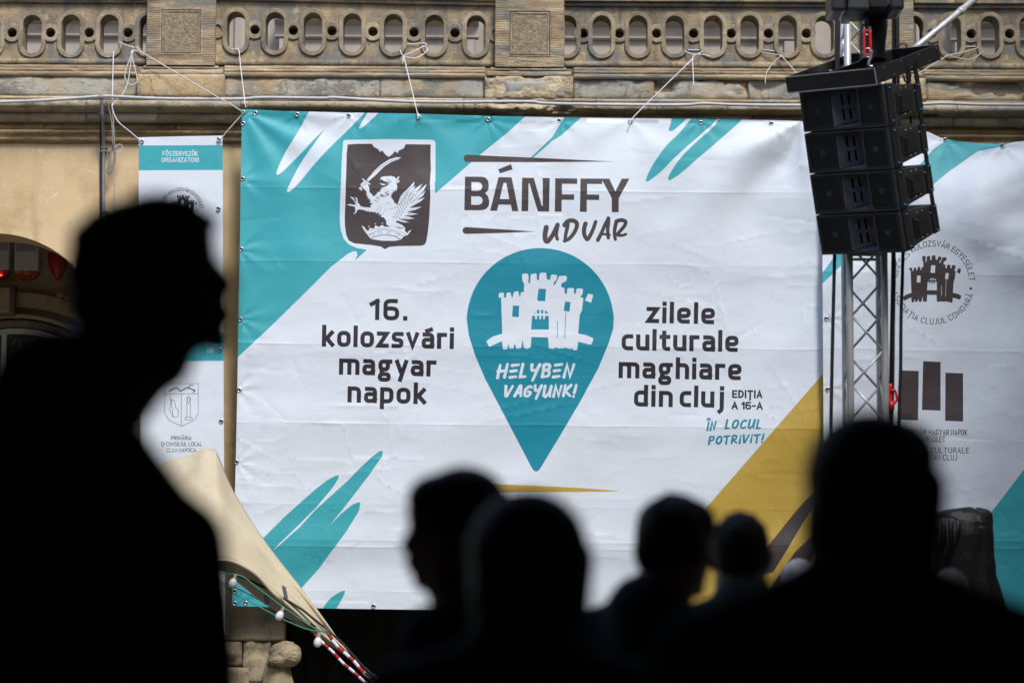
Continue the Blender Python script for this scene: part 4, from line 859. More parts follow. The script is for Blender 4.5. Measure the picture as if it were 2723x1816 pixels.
# rings, panels, rails, pedestals
ovals = {0: [-336,-231,-126,-23,86,189,291,396], 1: [628,731,832,937,1046,1155,1266], 2: [1508,1600,1697,1794,1896,1993,2094,2192], 3: [2430,2530,2632,2735,2837,2940,3045]}
holes = {0: [-283,-178,-75,33,135,238,341], 1: [577,678,780,883,992,1101,1210,1321], 2: [1551,1647,1746,1844,1944,2043,2144,2244], 3: [2477,2582,2684,2787,2889,2992]}
def yc(i, px): return (84.5 + (px - 630) * .0155) if i == 1 else ([93, 0, 95, 96][i])
ringp = MB(); hw, hh = 25 / 306, 52.5 / 306; rw = .040
def ring_mesh(hw, hh, rw, dep, cut=True):
    a = stadium(0, 0, hw, hh); b = stadium(0, 0, hw + rw, hh + rw)
    m_ = hw + rw * .5; mb = MB()
    prof = [(0, .001), (.0, -dep * .8), (.12, -dep), (.88, -dep), (1, -dep * .75), (1, .001)]
    rows = []
    for i in range(len(a)):
        rows.append([(a[i][0] + (b[i][0]-a[i][0])*t, y, a[i][1] + (b[i][1]-a[i][1])*t) for t, y in prof])
    rows.append(rows[0]); return mb.loft(rows)
def ring_c(r0, rw, dep):
    mb = MB(); prof = [(0, .001), (0, -dep*.8), (.12, -dep), (.88, -dep), (1, -dep*.75), (1, .001)]; rows = []
    for t in np.linspace(0, 2*math.pi, 29): rows.append([((r0 + rw*u)*math.cos(t), y, (r0 + rw*u)*math.sin(t)) for u, y in prof])
    return mb.loft(rows)
oring = ring_mesh(hw, hh, rw, .022).build('oval_ring', M['ring'], auto=40); cring = ring_c(13/306, .040, .017).build('round_ring', M['ring'])
om, cm = oring.data, cring.data; bpy.data.objects.remove(oring); bpy.data.objects.remove(cring)
INV = Matrix.Translation(-bal.location)
for i, (a, b) in enumerate(spans):
    xa, xb = bx(a), bx(b); hol = []
    for px in ovals[i]:
        c_ = at(px, yc(i, px), YP)
        if not (xa - .2 < c_.x < xb + .2): continue
        if xa + hw + .012 < c_.x < xb - hw - .012: hol.append(stadium(c_.x, c_.z, hw, hh))
        else:   # opening cut by the pedestal
            s_l = [(min(max(p[0], xa + .004), xb - .004), p[1]) for p in stadium(c_.x, c_.z, hw, hh)]
            u_ = []
            for p in s_l:
                if not u_ or abs(p[0]-u_[-1][0]) + abs(p[1]-u_[-1][1]) > 1e-5: u_.append(p)
            if max(p[0] for p in u_) - min(p[0] for p in u_) > .02: hol.append(u_)
        o = link('oval_ring', om, bal); o.matrix_parent_inverse = INV; o.location = (c_.x, YP - .001, c_.z); o.rotation_euler = (0, R(random.uniform(-.8, .8)), 0); o.scale = (random.uniform(.99, 1.01), 1, random.uniform(.99, 1.01))
    for px in holes[i]:
        c_ = at(px, yc(i, px) - 4, YP)
        if not (xa - .03 < c_.x < xb + .03): continue
        if xa + .05 < c_.x < xb - .05: hol.append(circ(c_.x, c_.z, 12.5 / 306))
        o = link('round_ring', cm, bal); o.matrix_parent_inverse = INV; o.location = (c_.x, YP - .0015, c_.z)
    zt = lambda px: bz(yc(i, px) - 78); zb_ = lambda px: bz(164)
    outer = [(xa, zb_(a)), (xb, zb_(b)), (xb, zt(b)), (xa, zt(a))]
    bpart(prism_holes(outer, hol, YP, YP + .19), 'pierced_panel', M['bal'])
    # bottom rail and top rail
    bpart(relief_block(xa, xb, bz(178), bz(164), 20.975, .26, amp=.003, chip=.005, seed=i+40), 'bottom_rail', M['bal'], smooth=True)
    mb = MB()
    for (o0, o1, Y_) in ((78, 88, 20.965), (88, 130, 20.93)):
        y_l = yc(i, a) - o0; y_h = yc(i, a) - o1; y_l2 = yc(i, b) - o0; y_h2 = yc(i, b) - o1
        mb.add([(xa, Y_, bz(y_l)), (xb, Y_, bz(y_l2)), (xb, Y_, bz(y_h2)), (xa, Y_, bz(y_h)), (xa, YP + .24, bz(y_l)), (xb, YP + .24, bz(y_l2)), (xb, YP + .24, bz(y_h2)), (xa, YP + .24, bz(y_h))],
               [(0,1,2,3),(4,7,6,5),(0,4,5,1),(3,2,6,7),(1,5,6,2),(0,3,7,4)])
    bpart(mb, 'top_rail', M['bal'], bevel=.004)
# blind round holes: a cone of stone closes each at the back
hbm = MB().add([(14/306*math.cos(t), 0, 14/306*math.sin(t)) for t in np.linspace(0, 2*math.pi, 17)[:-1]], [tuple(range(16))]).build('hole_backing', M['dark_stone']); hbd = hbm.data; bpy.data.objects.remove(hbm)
for i, (a, b) in enumerate(spans):
    for px in holes[i]:
        c_ = at(px, yc(i, px) - 4, YP)
        if bx(a) + .05 < c_.x < bx(b) - .05: o = link('hole_backing', hbd, bal); o.matrix_parent_inverse = INV; o.location = (c_.x, YP + .11, c_.z)
for i, (a, b) in enumerate([(390, 572), (1317, 1500), (2244, 2430)]):
    YQ = 20.90; x0, x1 = bx(a, YQ), bx(b, YQ); zt_, zb2 = bz(-40, YQ), bz(178, YQ)
    bpart(MB().box(x0 + .004, x1 - .004, YQ + .012, YQ + .5, zb2, zt_), 'pedestal_core', M['bal'])
    fx0, fx1, fz0, fz1 = bx(a + 34, YQ), bx(b - 34, YQ), bz(151, YQ), bz(27, YQ)
    if i == 2: fx0, fx1 = bx(a + 34, YQ), bx(b - 34, YQ)
    for nm, (q0, q1, r0, r1), m in (('combed_margin', (x0, fx0, zb2, zt_), 'comb_h'), ('combed_margin', (fx1, x1, zb2, zt_), 'comb_h'), ('combed_margin', (fx0, fx1, zb2, fz0), 'comb_v'), ('combed_margin', (fx0, fx1, fz1, zt_), 'comb_v')):
        # real combed grooves
        rng = np.random.RandomState(int(q0 * 100) % 999 + i)
        ph = (lambda x, z: np.sin(z * 2 * math.pi / .0155 + 1.2 * vnoise(x / .05, z / .2, 5))) if m == 'comb_h' else (lambda x, z: np.sin(x * 2 * math.pi / .0175 + 1.2 * vnoise(x / .2, z / .05, 5)))
        w_, h_ = q1 - q0, r1 - r0; nx = max(2, int(w_ / (.03 if m == 'comb_h' else .0045))); nz = max(2, int(h_ / (.0045 if m == 'comb_h' else .03)))
        nx = min(nx, 150); nz = min(nz, 170)
        mb = MB(); U = [(q0 + w_ * ii / nx, r0 + h_ * jj / nz) for jj in range(nz + 1) for ii in range(nx + 1)]
        X_ = np.array([u[0] for u in U]); Z_ = np.array([u[1] for u in U]); D = .0024 * ph(X_, Z_) * (.7 + .4 * vnoise(X_ / .06, Z_ / .06, 9)) + .002 * fbm(X_ / .1, Z_ / .1, 3, 3)
        mb.add([(X_[k], YQ + .001 - D[k], Z_[k]) for k in range(len(U))], [(jj*(nx+1)+ii, jj*(nx+1)+ii+1, (jj+1)*(nx+1)+ii+1, (jj+1)*(nx+1)+ii) for jj in range(nz) for ii in range(nx)])
        bpart(mb, nm, M['ring'] if False else noise_cache if 0 else M['rail'])
    fr = MB()
    for (q0, q1, r0, r1) in ((fx0, fx0 + .014, fz0, fz1), (fx1 - .014, fx1, fz0, fz1), (fx0 + .0145, fx1 - .0145, fz0, fz0 + .014), (fx0 + .0145, fx1 - .0145, fz1 - .014, fz1)): fr.box(q0, q1, YQ - .004, YQ + .02, r0, r1)
    bpart(fr, 'panel_frame', M['rail'], bevel=.003)
    fr = MB(); d_ = .034
    for (q0, q1, r0, r1) in ((fx0 + .02, fx0 + d_, fz0 + .02, fz1 - .02), (fx1 - d_, fx1 - .02, fz0 + .02, fz1 - .02), (fx0 + d_ + .0005, fx1 - d_ - .0005, fz0 + .02, fz0 + d_), (fx0 + d_ + .0005, fx1 - d_ - .0005, fz1 - d_, fz1 - .02)): fr.box(q0, q1, YQ - .002, YQ + .02, r0, r1)
    bpart(fr, 'panel_frame', M['ring'], bevel=.003)
    bpart(relief_block(fx0 + .036, fx1 - .036, fz0 + .036, fz1 - .036, YQ + .004, .02, amp=.0028, chip=.0, res=.006, seed=i*31), 'pitted_panel', M['pitted'])

# ---- upper storey wall behind the balustrade
up = MB(); YU = 22.85
ppart(MB().box(xl, xr, YU + .25, YU + .6, AZ(262, 21), 12), 'upper_wall', M['upper'])
def ux(px): return AX(px, YU, 90)
def uz(py): return AZ(py, YU)
for (a, b, pil) in ((-400, 585, True), (742, 1262, True), (1350, 2120, True), (2540, 3100, True)):
    ppart(MB().box(ux(a), ux(b), YU + .06, YU + .25, AZ(262, 21), 12), 'upper_pier', M['upper'])
    pr = [(YU + .059, uz(20)), (YU - .14, uz(20)), (YU - .14, uz(42)), (YU - .12, uz(46)), (YU - .07, uz(50)), (YU - .06, uz(56)), (YU - .06, uz(60)), (YU - .03, uz(64)), (YU + .0, uz(68)), (YU + .02, uz(70)), (YU + .03, uz(94)), (YU + .005, uz(96)), (YU + .005, uz(100)), (YU + .03, uz(103)), (YU + .059, uz(104))]
    ppart(MB().extr_x(pr, ux(a) - .04, ux(b) + .04), 'cornice_moulding', M['upper'])
    for q in (a, b - 34):
        ppart(MB().box(ux(q), ux(q + 34), YU + .02, YU + .059, AZ(262, 21), uz(104)), 'upper_pilaster', M['upper'], bevel=.004)
for a, b in ((618, 660), (1290, 1335), (2140, 2230), (2446, 2500)):
    ppart(MB().box(ux(a), ux(b), YU + .2, YU + .249, AZ(262, 21), 11), 'shutter', noise_mat('brown_niche', [(.16,.10,.06), (.22,.14,.09)], 3) if a == 1290 else M['upper'])

# ---- pier base and carved volute (bottom, left of the banner's lower corner)
pierm = noise_mat('pier_render', [(.26,.21,.13), (.34,.28,.18), (.38,.33,.23)], 3, .92, .6, 35, dist=.015, spots=[((.19,.165,.12), 3, .52, .66)], cracks=2.2)
def pb(px0, px1, y0, y1, Y, depth, name, m, **k):
    p0, p1 = at(px0, (y0+y1)/2, Y), at(px1, (y0+y1)/2, Y)
    return ppart(relief_block(p0.x, p1.x, at(700, y1, Y).z, at(700, y0, Y).z, Y, depth, **k), name, m, smooth=True)
pb(525, 757, 1560, 1703, 20.93, .12, 'pier_block', pierm, seed=1, amp=.006, chip=.02)
pb(560, 641, 1706, 1772, 20.92, .13, 'pier_block', pierm, seed=2, amp=.014, chips=.04, chip=.03)
pb(645, 718, 1704, 1816, 20.93, .12, 'pier_block', pierm, seed=3, amp=.012, chips=.02, chip=.03)
pb(560, 660, 1775, 1850, 20.90, .15, 'pier_block', pierm, seed=4, amp=.014, chips=.03, chip=.03)
pb(540, 770, 1850, 2000, 20.93, .12, 'pier_block', pierm, seed=5, amp=.008, chip=.02)
vol = MB(); cv = at(757, 1740, 20.8)
vol.ell((cv.x, 20.86, cv.z), (.145, .13, .115), 60, 40); vol.ell((cv.x - .05, 20.80, cv.z - .045), (.09, .08, .055), 40, 24)
for v_ in range(len(vol.v)):
    p = Vector(vol.v[v_]); n_ = float(fbm(np.array([p.x / .07 + p.y * 3]), np.array([p.z / .055 + p.y * 9]), 6, 5)[0]); k = 1 + .07 * n_ - (.09 if n_ > .35 else 0); q = Vector((cv.x, 20.86, cv.z)); p = q + (p - q) * k; vol.v[v_] = tuple(p)
ppart(vol, 'carved_volute', pierm, smooth=True)
sh = MB(); rows = []
for t in np.linspace(0, 1, 12):
    y_ = 1775 + t * 130; l = at(700 - 10 * t, y_, 20.85); r_ = at(772 + 50 * t * t + 10 * t, y_, 20.85)
    n_ = 9; rows.append([(l.x + (r_.x - l.x) * k / n_, 20.90 - .09 * math.sin(math.pi * k / n_) - .02 * t, l.z) for k in range(n_ + 1)])
sh.loft(rows); ppart(sh, 'carved_bracket', pierm, smooth=True)
bc = MB(); rows = []  # black folded cloth put in to make the arch opening dark
for t in np.linspace(0, 1, 60): rows.append([(wx(757) + (wx(1345) - wx(757)) * t, YW + .62 - .05 * abs(math.sin(t * 34 + math.sin(t * 9))), z_) for z_ in (0, 1.2, wz(1100))])
o = bc.loft(rows).build('dark_opening_cloth', M['void'], smooth=True); tag(o, 'black cloth put in for the dark of the opening under the huge banner', 'curtain')
# ------------------------------------------------------------------ cables and cords
def path(pts, Y, sm=5):
    P = [at(p[0], p[1], p[2] if len(p) > 2 else Y) for p in pts]
    if sm <= 1 or len(P) < 3: return P
    out = []
    for i in range(len(P) - 1):
        p0 = P[max(i-1, 0)]; p1, p2 = P[i], P[i+1]; p3 = P[min(i+2, len(P)-1)]
        for k in range(sm): t = k / sm; out.append(.5*((2*p1)+(-p0+p2)*t+(2*p0-5*p1+4*p2-p3)*t*t+(-p0+3*p1-3*p2+p3)*t**3))
    return out + [P[-1]]
def ribbed(pts, r, pitch=.012, amp=.0014, n=8):
    out = []; rs = []; 
    for i in range(len(pts) - 1):
        L = (pts[i+1] - pts[i]).length; k = max(1, int(L / (pitch / 2)))
        for j in range(k): out.append(pts[i].lerp(pts[i+1], j / k)); rs.append(r + (amp if len(rs) % 2 else -amp))
    return MB().tube(out, rs, n)
con = empty('horizontal_conduit', at(1300, 270, 20.72)); tag(con, 'light grey flexible conduit running level under the balustrade', 'conduit')
pts = path([(-60,274),(0,272),(100,268),(200,262),(262,257),(300,257),(400,262),(500,264),(640,264),(700,260),(860,262),(885,260),(1000,267),(1150,272),(1400,271),(1440,275),(1560,278),(1800,280),(1870,276),(1950,279),(2130,281),(2400,280),(2500,275),(2600,278),(2723,279),(2850,280)], 20.74, 4)
o = ribbed(pts, .0145).build('conduit_tube', M['conduit'], con, True); o.matrix_parent_inverse = Matrix.Translation(-con.location)
def clips(lst, par, Y, w_=.022, h_=.012, vert=False):
    for px, py in lst:
        c_ = at(px, py, Y); o = MB().box(c_.x - w_, c_.x + w_, Y - .004, Y + .07, c_.z - h_, c_.z + h_).build('pipe_clip', M['conduitd'], par, bevel=.003); o.matrix_parent_inverse = Matrix.Translation(-par.location)
o = MB().ell(at(268, 258, 20.73), (.03, .016, .02), 12, 8).build('cable_joint', M['conduitd'], con, True); o.matrix_parent_inverse = Matrix.Translation(-con.location)
c2 = empty('vertical_conduit', at(272, 260, 20.9)); tag(c2, 'grey ribbed conduit dropping down the wall beside the tall narrow banner', 'conduit')
o = ribbed(path([(266,259,20.75),(269,262,20.74),(271,280,20.76),(272,310,20.80),(274,340,20.88),(276,400,20.99),(275,480,21.0),(276,700,21.0),(278,1300,21.0)], 21, 4), .014).build('conduit_tube', M['conduitd'], c2, True); o.matrix_parent_inverse = Matrix.Translation(-c2.location)
o = MB().tube(path([(270,262,20.77),(268,300,20.84),(267,340,20.92),(268,500,21.02),(268,1300,21.02)], 21, 4), .007).build('conduit_tube', M['cable'], c2, True); o.matrix_parent_inverse = Matrix.Translation(-c2.location)
clips([(271,302),], c2, 20.79, .022, .004); clips([(275,392),(275,402),(276,562),(276,700)], c2, 20.98, .024, .005)
clips([(288,402),(289,568)], c2, 20.99, .006, .006)
def cord(label, paths, r=.0042, m='string', Y=20.8, name='tie_cord'):
    b = MB()
    for p in paths: b.tube(path(p, Y, 4), r, 6)
    o = b.build(name, M[m], None, True); tag(o, label, 'cord', 'cords tying up the banners'); return o
cord('straight white cord dropping from the third oval opening to the narrow banner', [[(303,138,20.98),(301,160,20.88),(299,262,20.78),(298,284,20.74)],[(298,284,20.74),(304,305,20.74),(316,326,20.72),(340,346,20.72),(376,376,20.72)]])
cord('off-white rope slanting from the left openings down to the huge banner corner', [[(315,112,20.96),(336,121,20.9),(356,129,20.84),(365,133,20.84),(560,248,20.7),(600,270,20.68),(646,298,20.66)],[(356,130,20.84),(360,126,20.83),(368,130,20.83),(364,138,20.83),(357,133,20.83)]], .0052, 'rope')
cord('loop of slack rope hanging over the ochre pedestal base on the left', [[(357,132,20.84),(345,158,20.83),(334,190,20.82),(333,210,20.82),(345,225,20.81),(360,224,20.81),(365,210,20.81),(354,165,20.82),(349,138,20.84)],[(352,134,20.84),(344,195,20.82),(338,226,20.8),(322,258,20.75),(306,270,20.74),(299,284,20.74)]], .0050, 'rope')
cord('white cord tied in the first opening right of the left pedestal', [[(615,132,20.99),(628,131,20.97),(634,126,20.96)],[(628,134,20.96),(635,134,20.95),(640,180,20.88),(650,262,20.72),(653,288,20.70)]])
cord('white cord with triangular knot loops above the crest', [[(1071,119,20.99),(1129,116,20.97),(1131,124,20.95)],[(1073,150,20.93),(1100,137,20.95),(1129,123,20.98)],[(1073,151,20.93),(1088,154,20.92),(1110,154,20.94),(1136,136,20.97),(1130,124,20.98)],[(1064,134,20.98),(1067,143,20.94),(1073,149,20.93)],[(1073,149,20.93),(1070,172,20.9)],[(1075,155,20.93),(1109,298,20.68),(1112,312,20.66)],[(1109,300,20.68),(1122,314,20.67)]])
cord('white cord with hanging tail slanting down left to the top edge between two right openings', [[(1817,133,20.99),(1870,134,20.99)],[(1817,136,20.99),(1849,146,20.93),(1870,136,20.99)],[(1849,145,20.93),(1870,146,20.94),(1890,151,20.94)],[(1849,146,20.93),(1842,156,20.92),(1843,190,20.88),(1845,232,20.84)],[(1842,157,20.92),(1688,308,20.69),(1678,325,20.66)]])
cord('white cord with curved tail beside the speaker rigging frame', [[(2018,132,20.99),(2071,138,20.99)],[(2018,137,20.99),(2078,149,20.93)],[(2078,149,20.93),(2056,168,20.92),(2038,196,20.88),(2035,224,20.85)],[(2078,149,20.93),(2116,193,20.85),(2160,250,20.74),(2220,330,20.68)]], .0045, 'rope')
cord('pale cord knotted between openings right of the speaker rigging frame', [[(2555,127,20.99),(2606,125,20.99),(2560,140,20.94),(2522,147,20.92)],[(2522,147,20.92),(2545,154,20.93),(2580,159,20.93),(2600,150,20.96),(2612,136,20.99)],[(2522,147,20.92),(2447,193,20.85),(2400,224,20.8),(2340,300,20.7)]], .0045, 'rope')
cord('short cord joining the narrow banner to the huge banner corner', [[(646,300,20.66),(640,309,20.68),(610,343,20.7),(592,364,20.71),(583,371,20.71)]], .0048, 'rope')
o = cord('bundle of looped grey cable ends hanging beside the vertical conduit', [[(278,258,20.74),(290,290,20.8),(297,330,20.84),(300,390,20.9)],[(284,258,20.74),(296,282,20.8),(302,330,20.84),(305,392,20.9),(308,460,20.98),(307,560,21.0)],[(300,300,20.82),(302,392,20.9)],[(305,392,20.9),(318,384,20.92),(326,392,20.93),(320,404,20.93),(308,406,20.92)]], .0035, 'rope')
b = MB(); 
for p in ([(300,392),(294,410),(292,430),(284,455),(290,462),(300,440),(304,420),(303,400),(299,392)], [(303,394),(307,410),(304,428),(298,446),(288,458)], [(298,392),(302,386),(308,392),(304,404)]): b.tube(path(p, 20.93, 4), .008, 6)
o = b.build('coiled_cable', M['conduitd'], None, True); tag(o, 'taped coil of grey cable hanging on the ochre wall beside the conduit', 'cable')

# ------------------------------------------------------------------ truss tower, hoist, line array
YT = 17.0; PM = F / YT
tw = empty('truss_tower', at(2300, 1900, YT)); tw.location.z = 0; tag(tw, 'silver aluminium lattice truss tower standing behind the hanging speakers', 'truss')
TI = Matrix.Translation(-tw.location)
def tp(mb, name, m, par=tw, **k): o = mb.build(name, m, par, **k); o.matrix_parent_inverse = Matrix.Translation(-par.location); return o
cxl, cxr = at(2254, 900, YT).x, at(2346, 900, YT).x; ya, yb = YT - .12, YT + .12
ztt = 6.4
for x in (cxl, cxr):
    for y in (ya, yb): tp(MB().tube([(x, y, 0.02), (x, y, ztt)], .0255, 16), 'chord', M['alu'], smooth=True)
def brace(y, ph, name='diagonal_brace'):
    z = .3 + ph; k = 0
    while z < ztt - .3:
        a, b = (cxl, cxr) if k % 2 == 0 else (cxr, cxl)
        tp(MB().tube([(a + (.018 if a < b else -.018), y, z), (b + (-.018 if a < b else .018), y, z + .235)], .0085, 8), name, M['alu'], smooth=True); z += .245; k += 1
brace(ya, 0); brace(yb, .245)
for x in (cxl, cxr):
    z = .35; k = 0
    while z < ztt - .3:
        tp(MB().tube([(x, ya if k % 2 else yb, z), (x, yb if k % 2 else ya, z + .235)], .0085, 8), 'diagonal_brace', M['alu'], smooth=True); z += .245; k += 1
zc = at(2300, 684, YT).z
for y in (ya, yb):
    tp(MB().tube([(cxl, y, zc), (cxr, y, zc)], .011, 8), 'cross_bar', M['alu'], smooth=True)
tp(MB().box(cxl - .2, cxr + .2, ya - .2, yb + .2, 0.003, .03), 'base_plate', M['alu'], bevel=.004)
# diagonal stay tube
st = MB().tube([at(2420, 140, 17.3), at(2446, 118, 17.3), at(2560, 25, 17.6), at(2750, -135, 18.1)], .0245, 14).build('stay_tube', M['alu'], None, True)
tag(st, 'slanting aluminium tube rising to the upper right above the speaker frame', 'tube')
hd = MB().tube([at(2548, 35, 17.57), at(2562, 24, 17.6)], .028, 14).build('tube_coupler', M['edge'], st, True)
# black cables
def cable(label, pts, r, Y): o = MB().tube(path(pts, Y, 4), r, 8).build('hanging_cable', M['cable'], None, True); tag(o, label, 'cable', 'black cables by the truss tower'); return o
cable('black cable left of the truss tower, the leftmost', [(2226,-40),(2224,120),(2222,500),(2219,690),(2214,900),(2209,1150),(2206,1300),(2204,1700)], .0125, 16.9)
cable('second black cable down the left of the truss tower above the speakers', [(2231,-40),(2229,160),(2228,300)], .0125, 16.92)
cable('black cable just right of the truss tower with red clamp on it', [(2376,-40),(2378,300),(2376,680),(2372,900),(2369,1100),(2366,1500),(2366,1750)], .016, 16.95)
cable('outer right black cable hanging in front of the emblem circle', [(2386,-40),(2390,300),(2400,500),(2401,680),(2396,850),(2395,980),(2391,1120),(2388,1500),(2386,1750)], .012, 16.9)
cable('thin black cable between the two thick ones right of the tower', [(2381,690),(2378,860),(2376,1030),(2372,1180)], .006, 16.9)
rc = MB(); rc.tube(path([(2367,1020),(2366,1055),(2368,1090)], 16.9, 3), .017, 8); rc.tube(path([(2370,1040),(2379,1037),(2384,1052),(2384,1066),(2374,1076),(2371,1072)], 16.88, 3), .009, 8); rc.box(*[v for v in (at(2362,1055,16.9).x, at(2376,1055,16.9).x)], 16.86, 16.90, at(2362,1090,16.9).z, at(2362,1066,16.9).z)
o = rc.build('red_clamp', M['red'], None, True); tag(o, 'small red ratchet clamp on the black cable by the truss', 'clamp')

# line array: local x = width, y = depth back, z = up
YAW, TILT, LROLL = R(-45), R(16), R(4)
AR = Matrix.Rotation(YAW, 4, 'Z') @ Matrix.Rotation(TILT, 4, 'X')
YA = 16.1
W_, D_, H_, HB_ = .70, .46, .284, .185
anchor = at(2345, 226, YA)          # near top front corner (right front) of the first cabinet
def local_box_pts(x0,x1,y0,y1,z0,z1): return MB().box(x0,x1,y0,y1,z0,z1)
def make_cab():
    e = empty('line_array_speaker')
    # wedge housing, origin at the top right front corner
    hsg = MB(); zf0, zb0 = -H_, -(H_ + HB_) / 2 ; t0, t1 = 0, -(H_ - HB_) / 2
    def wedge(mb, x0, x1, y0, y1, ins=0):
        f = lambda y: (t0 + (t1 - t0) * y / D_ - ins, zf0 + (zb0 - zf0) * y / D_ + ins)
        a, b = f(y0), f(y1)
        return mb.add([(x0,y0,a[1]),(x1,y0,a[1]),(x1,y1,b[1]),(x0,y1,b[1]),(x0,y0,a[0]),(x1,y0,a[0]),(x1,y1,b[0]),(x0,y1,b[0])], [(0,3,2,1),(4,5,6,7),(0,1,5,4),(1,2,6,5),(2,3,7,6),(3,0,4,7)])
    wedge(hsg, -W_, 0, .12, D_); o = hsg.build('housing', M['cab'], e, bevel=.01)
    fr = MB()    # front frame ring around the grilles, full depth .12
    fr.box(-W_, 0, 0, .12, -.016, -.001); fr.box(-W_, 0, 0, .12, -H_ + .001, -H_ + .016)
    fr.box(-W_, -W_ + .02, 0, .12, -H_ + .0165, -.0165); fr.box(-.02, 0, 0, .12, -H_ + .0165, -.0165); fr.build('front_frame', M['cab'], e, bevel=.003)
    for i, (x0, x1) in enumerate(((-W_ + .024, -W_ + .25), (-.214, -.024))):
        g = MB(); n = 10
        g.box(x0, x1, .012, .02, -H_ + .02, -.02); gg = g.build('grille', M['blk'], e)
        # mesh wires
        w = MB()
        for k in range(24): x = x0 + (x1 - x0) * (k + .5) / 24; w.box(x - .0012, x + .0012, .009, .012, -H_ + .022, -.022)
        for k in range(24): z = -H_ + .022 + (H_ - .044) * (k + .5) / 24; w.box(x0, x1, .0085, .0115, z - .0012, z + .0012)
        w.build('mesh', M['cab'], gg)
        tr = MB(); cx_ = (x0 + x1) / 2; tr.box(x0, x1, .004, .012, -.028, -.0205); tr.box(x0, x1, .004, .012, -H_ + .0205, -H_ + .028); tr.box(x0, x0 + .008, .004, .012, -H_ + .0285, -.0285); tr.box(x1 - .008, x1, .004, .012, -H_ + .0285, -.0285)
        tr.build('grille_trim', M['blk2'], gg, bevel=.002)
        em = MB(); s_ = .016
        for q in ((-s_, s_, s_ - .004, s_), (-s_, s_, -s_, -s_ + .004), (-s_, -s_ + .004, -s_ + .0041, s_ - .0041), (s_ - .004, s_, -s_ + .0041, s_ - .0041), (-.004, .006, -.006, .006)): em.box(cx_ + q[0], cx_ + q[1], .0045, .0075, -H_/2 + q[2], -H_/2 + q[3])
        em.build('square_badge', M['horn'], gg)
        bl = MB()
        for zz in (-.0245, -H_ + .0245, -H_/2):
            for xx in (x0 + .012, cx_, x1 - .012):
                if zz == -H_/2 and xx == cx_: continue
                bl.ell((xx, .0035, zz), (.003, .002, .003), 6, 4)
        bl.build('screw_heads', M['horn'], gg)
    # centre horn: slanted perforated plate and flare
    X0, X1 = -W_ + .254, -.218
    xm = X1 - .045
    pl = MB(); n0 = (X0, .012); n1 = (xm - .02, .095)
    outer = [(0, -H_ + .02), (1, -H_ + .05), (1, -.03), (0, -.022)]
    L = math.hypot(n1[0]-n0[0], n1[1]-n0[1])
    hol = []
    for u in (.42, .68):
        for zc_ in (-.085, -.185): hol.append([(u*L + .0085*math.cos(t), zc_ + (.03 if math.sin(t) > 0 else -.03) + .0085*math.sin(t)) for t in np.linspace(0, 2*math.pi, 13)[:-1]])
    for u in (.16, .3, .55, .84):
        for zc_ in (-.045, -.118, -.135, -.152, -.222):
            if u in (.3,) and zc_ in (-.118, -.152): continue
            hol.append(circ(u*L, zc_, .0038, 6))
    pp = prism_holes([(p[0]*L, p[1]) for p in outer], hol, 0, .004); ang = math.atan2(n1[1]-n0[1], n1[0]-n0[0])
    pp.v = [(n0[0] + x*math.cos(ang) - y*math.sin(ang), n0[1] + x*math.sin(ang) + y*math.cos(ang), z) for x, y, z in pp.v]
    pl = pp.build('horn_plate', M['horn'], e)
    MB().add([(X0,.11,-H_+.018),(X1,.11,-H_+.018),(X1,.11,-.018),(X0,.11,-.018)], [(0,1,2,3)]).build('horn_throat', M['blk'], e)
    MB().add([(xm, .10, -H_ + .03),(X1, .006, -H_ + .017),(X1, .006, -.017),(xm, .10, -.03),(X1+.004, .006, -H_+.017),(X1+.004,.006,-.017)], [(0,1,2,3),(1,4,5,2)]).build('horn_flare', M['hornl'], e)
    MB().add([(X0,.02,-H_+.0175),(X1,.02,-H_+.0175),(X1,.11,-H_+.045),(X0,.11,-H_+.045)], [(0,1,2,3)]).build('horn_sill', M['horn'], e)
    # side rigging plate and handle (right side), rigging pins
    for sx in (1, -1):
        xs = 0 if sx > 0 else -W_
        for (q0, q1) in ((.03, .10), (D_ - .09, D_ - .02)):
            sp = MB(); wedge(sp, xs + (.002 if sx > 0 else -.012), xs + (.012 if sx > 0 else -.002), q0, q1); sp.build('rigging_plate', M['blk2'], e, bevel=.002)
        # + (.002 if sx > 0 else -.012), xs + (.012 if sx > 0 else -.002), .03, .10); wedge(sp, xs + (.002 if sx > 0 else -.012), xs + (.012 if sx > 0 else -.002), D_ - .09, D_ - .02)
        hb = MB(); zc_ = -H_/2
        hb.tube([(xs + sx*.003, .17, zc_ + .05), (xs + sx*.03, .17, zc_ + .04), (xs + sx*.03, .17, zc_ - .04), (xs + sx*.003, .17, zc_ - .05)], .008, 8); hb.box(xs + (.001 if sx > 0 else -.008), xs + (.008 if sx > 0 else -.001), .14, .33, zc_ - .07, zc_ + .07)
        hb.build('handle', M['blk2'], e)
        for (yy, zz) in ((.06, -.03), (.06, -H_ + .03), (D_ - .055, -.055), (D_ - .055, -H_ + .06)):
            MB().ell((xs + sx*.018, yy, zz), (.009, .0075, .0075), 10, 6).build('locking_pin', M['blue'], e, True)
        for (yy, zz) in ((.2, -.05), (.26, -.05), (.22, -H_ + .055), (.28, -H_ + .06), (.36, -.09)):
            MB().ell((xs + sx*.010, yy, zz), (.004, .004, .004), 8, 6).build('bolt', M['edge'], e, True)
    return e
lab = ['top speaker box, directly under the black rigging frame', 'second speaker box from the top of the hanging line array', 'third speaker box from the top of the hanging line array', 'lowest speaker box of the hanging line array']
proto = make_cab(); step = H_ + .008
pos = anchor.copy(); tilt = TILT
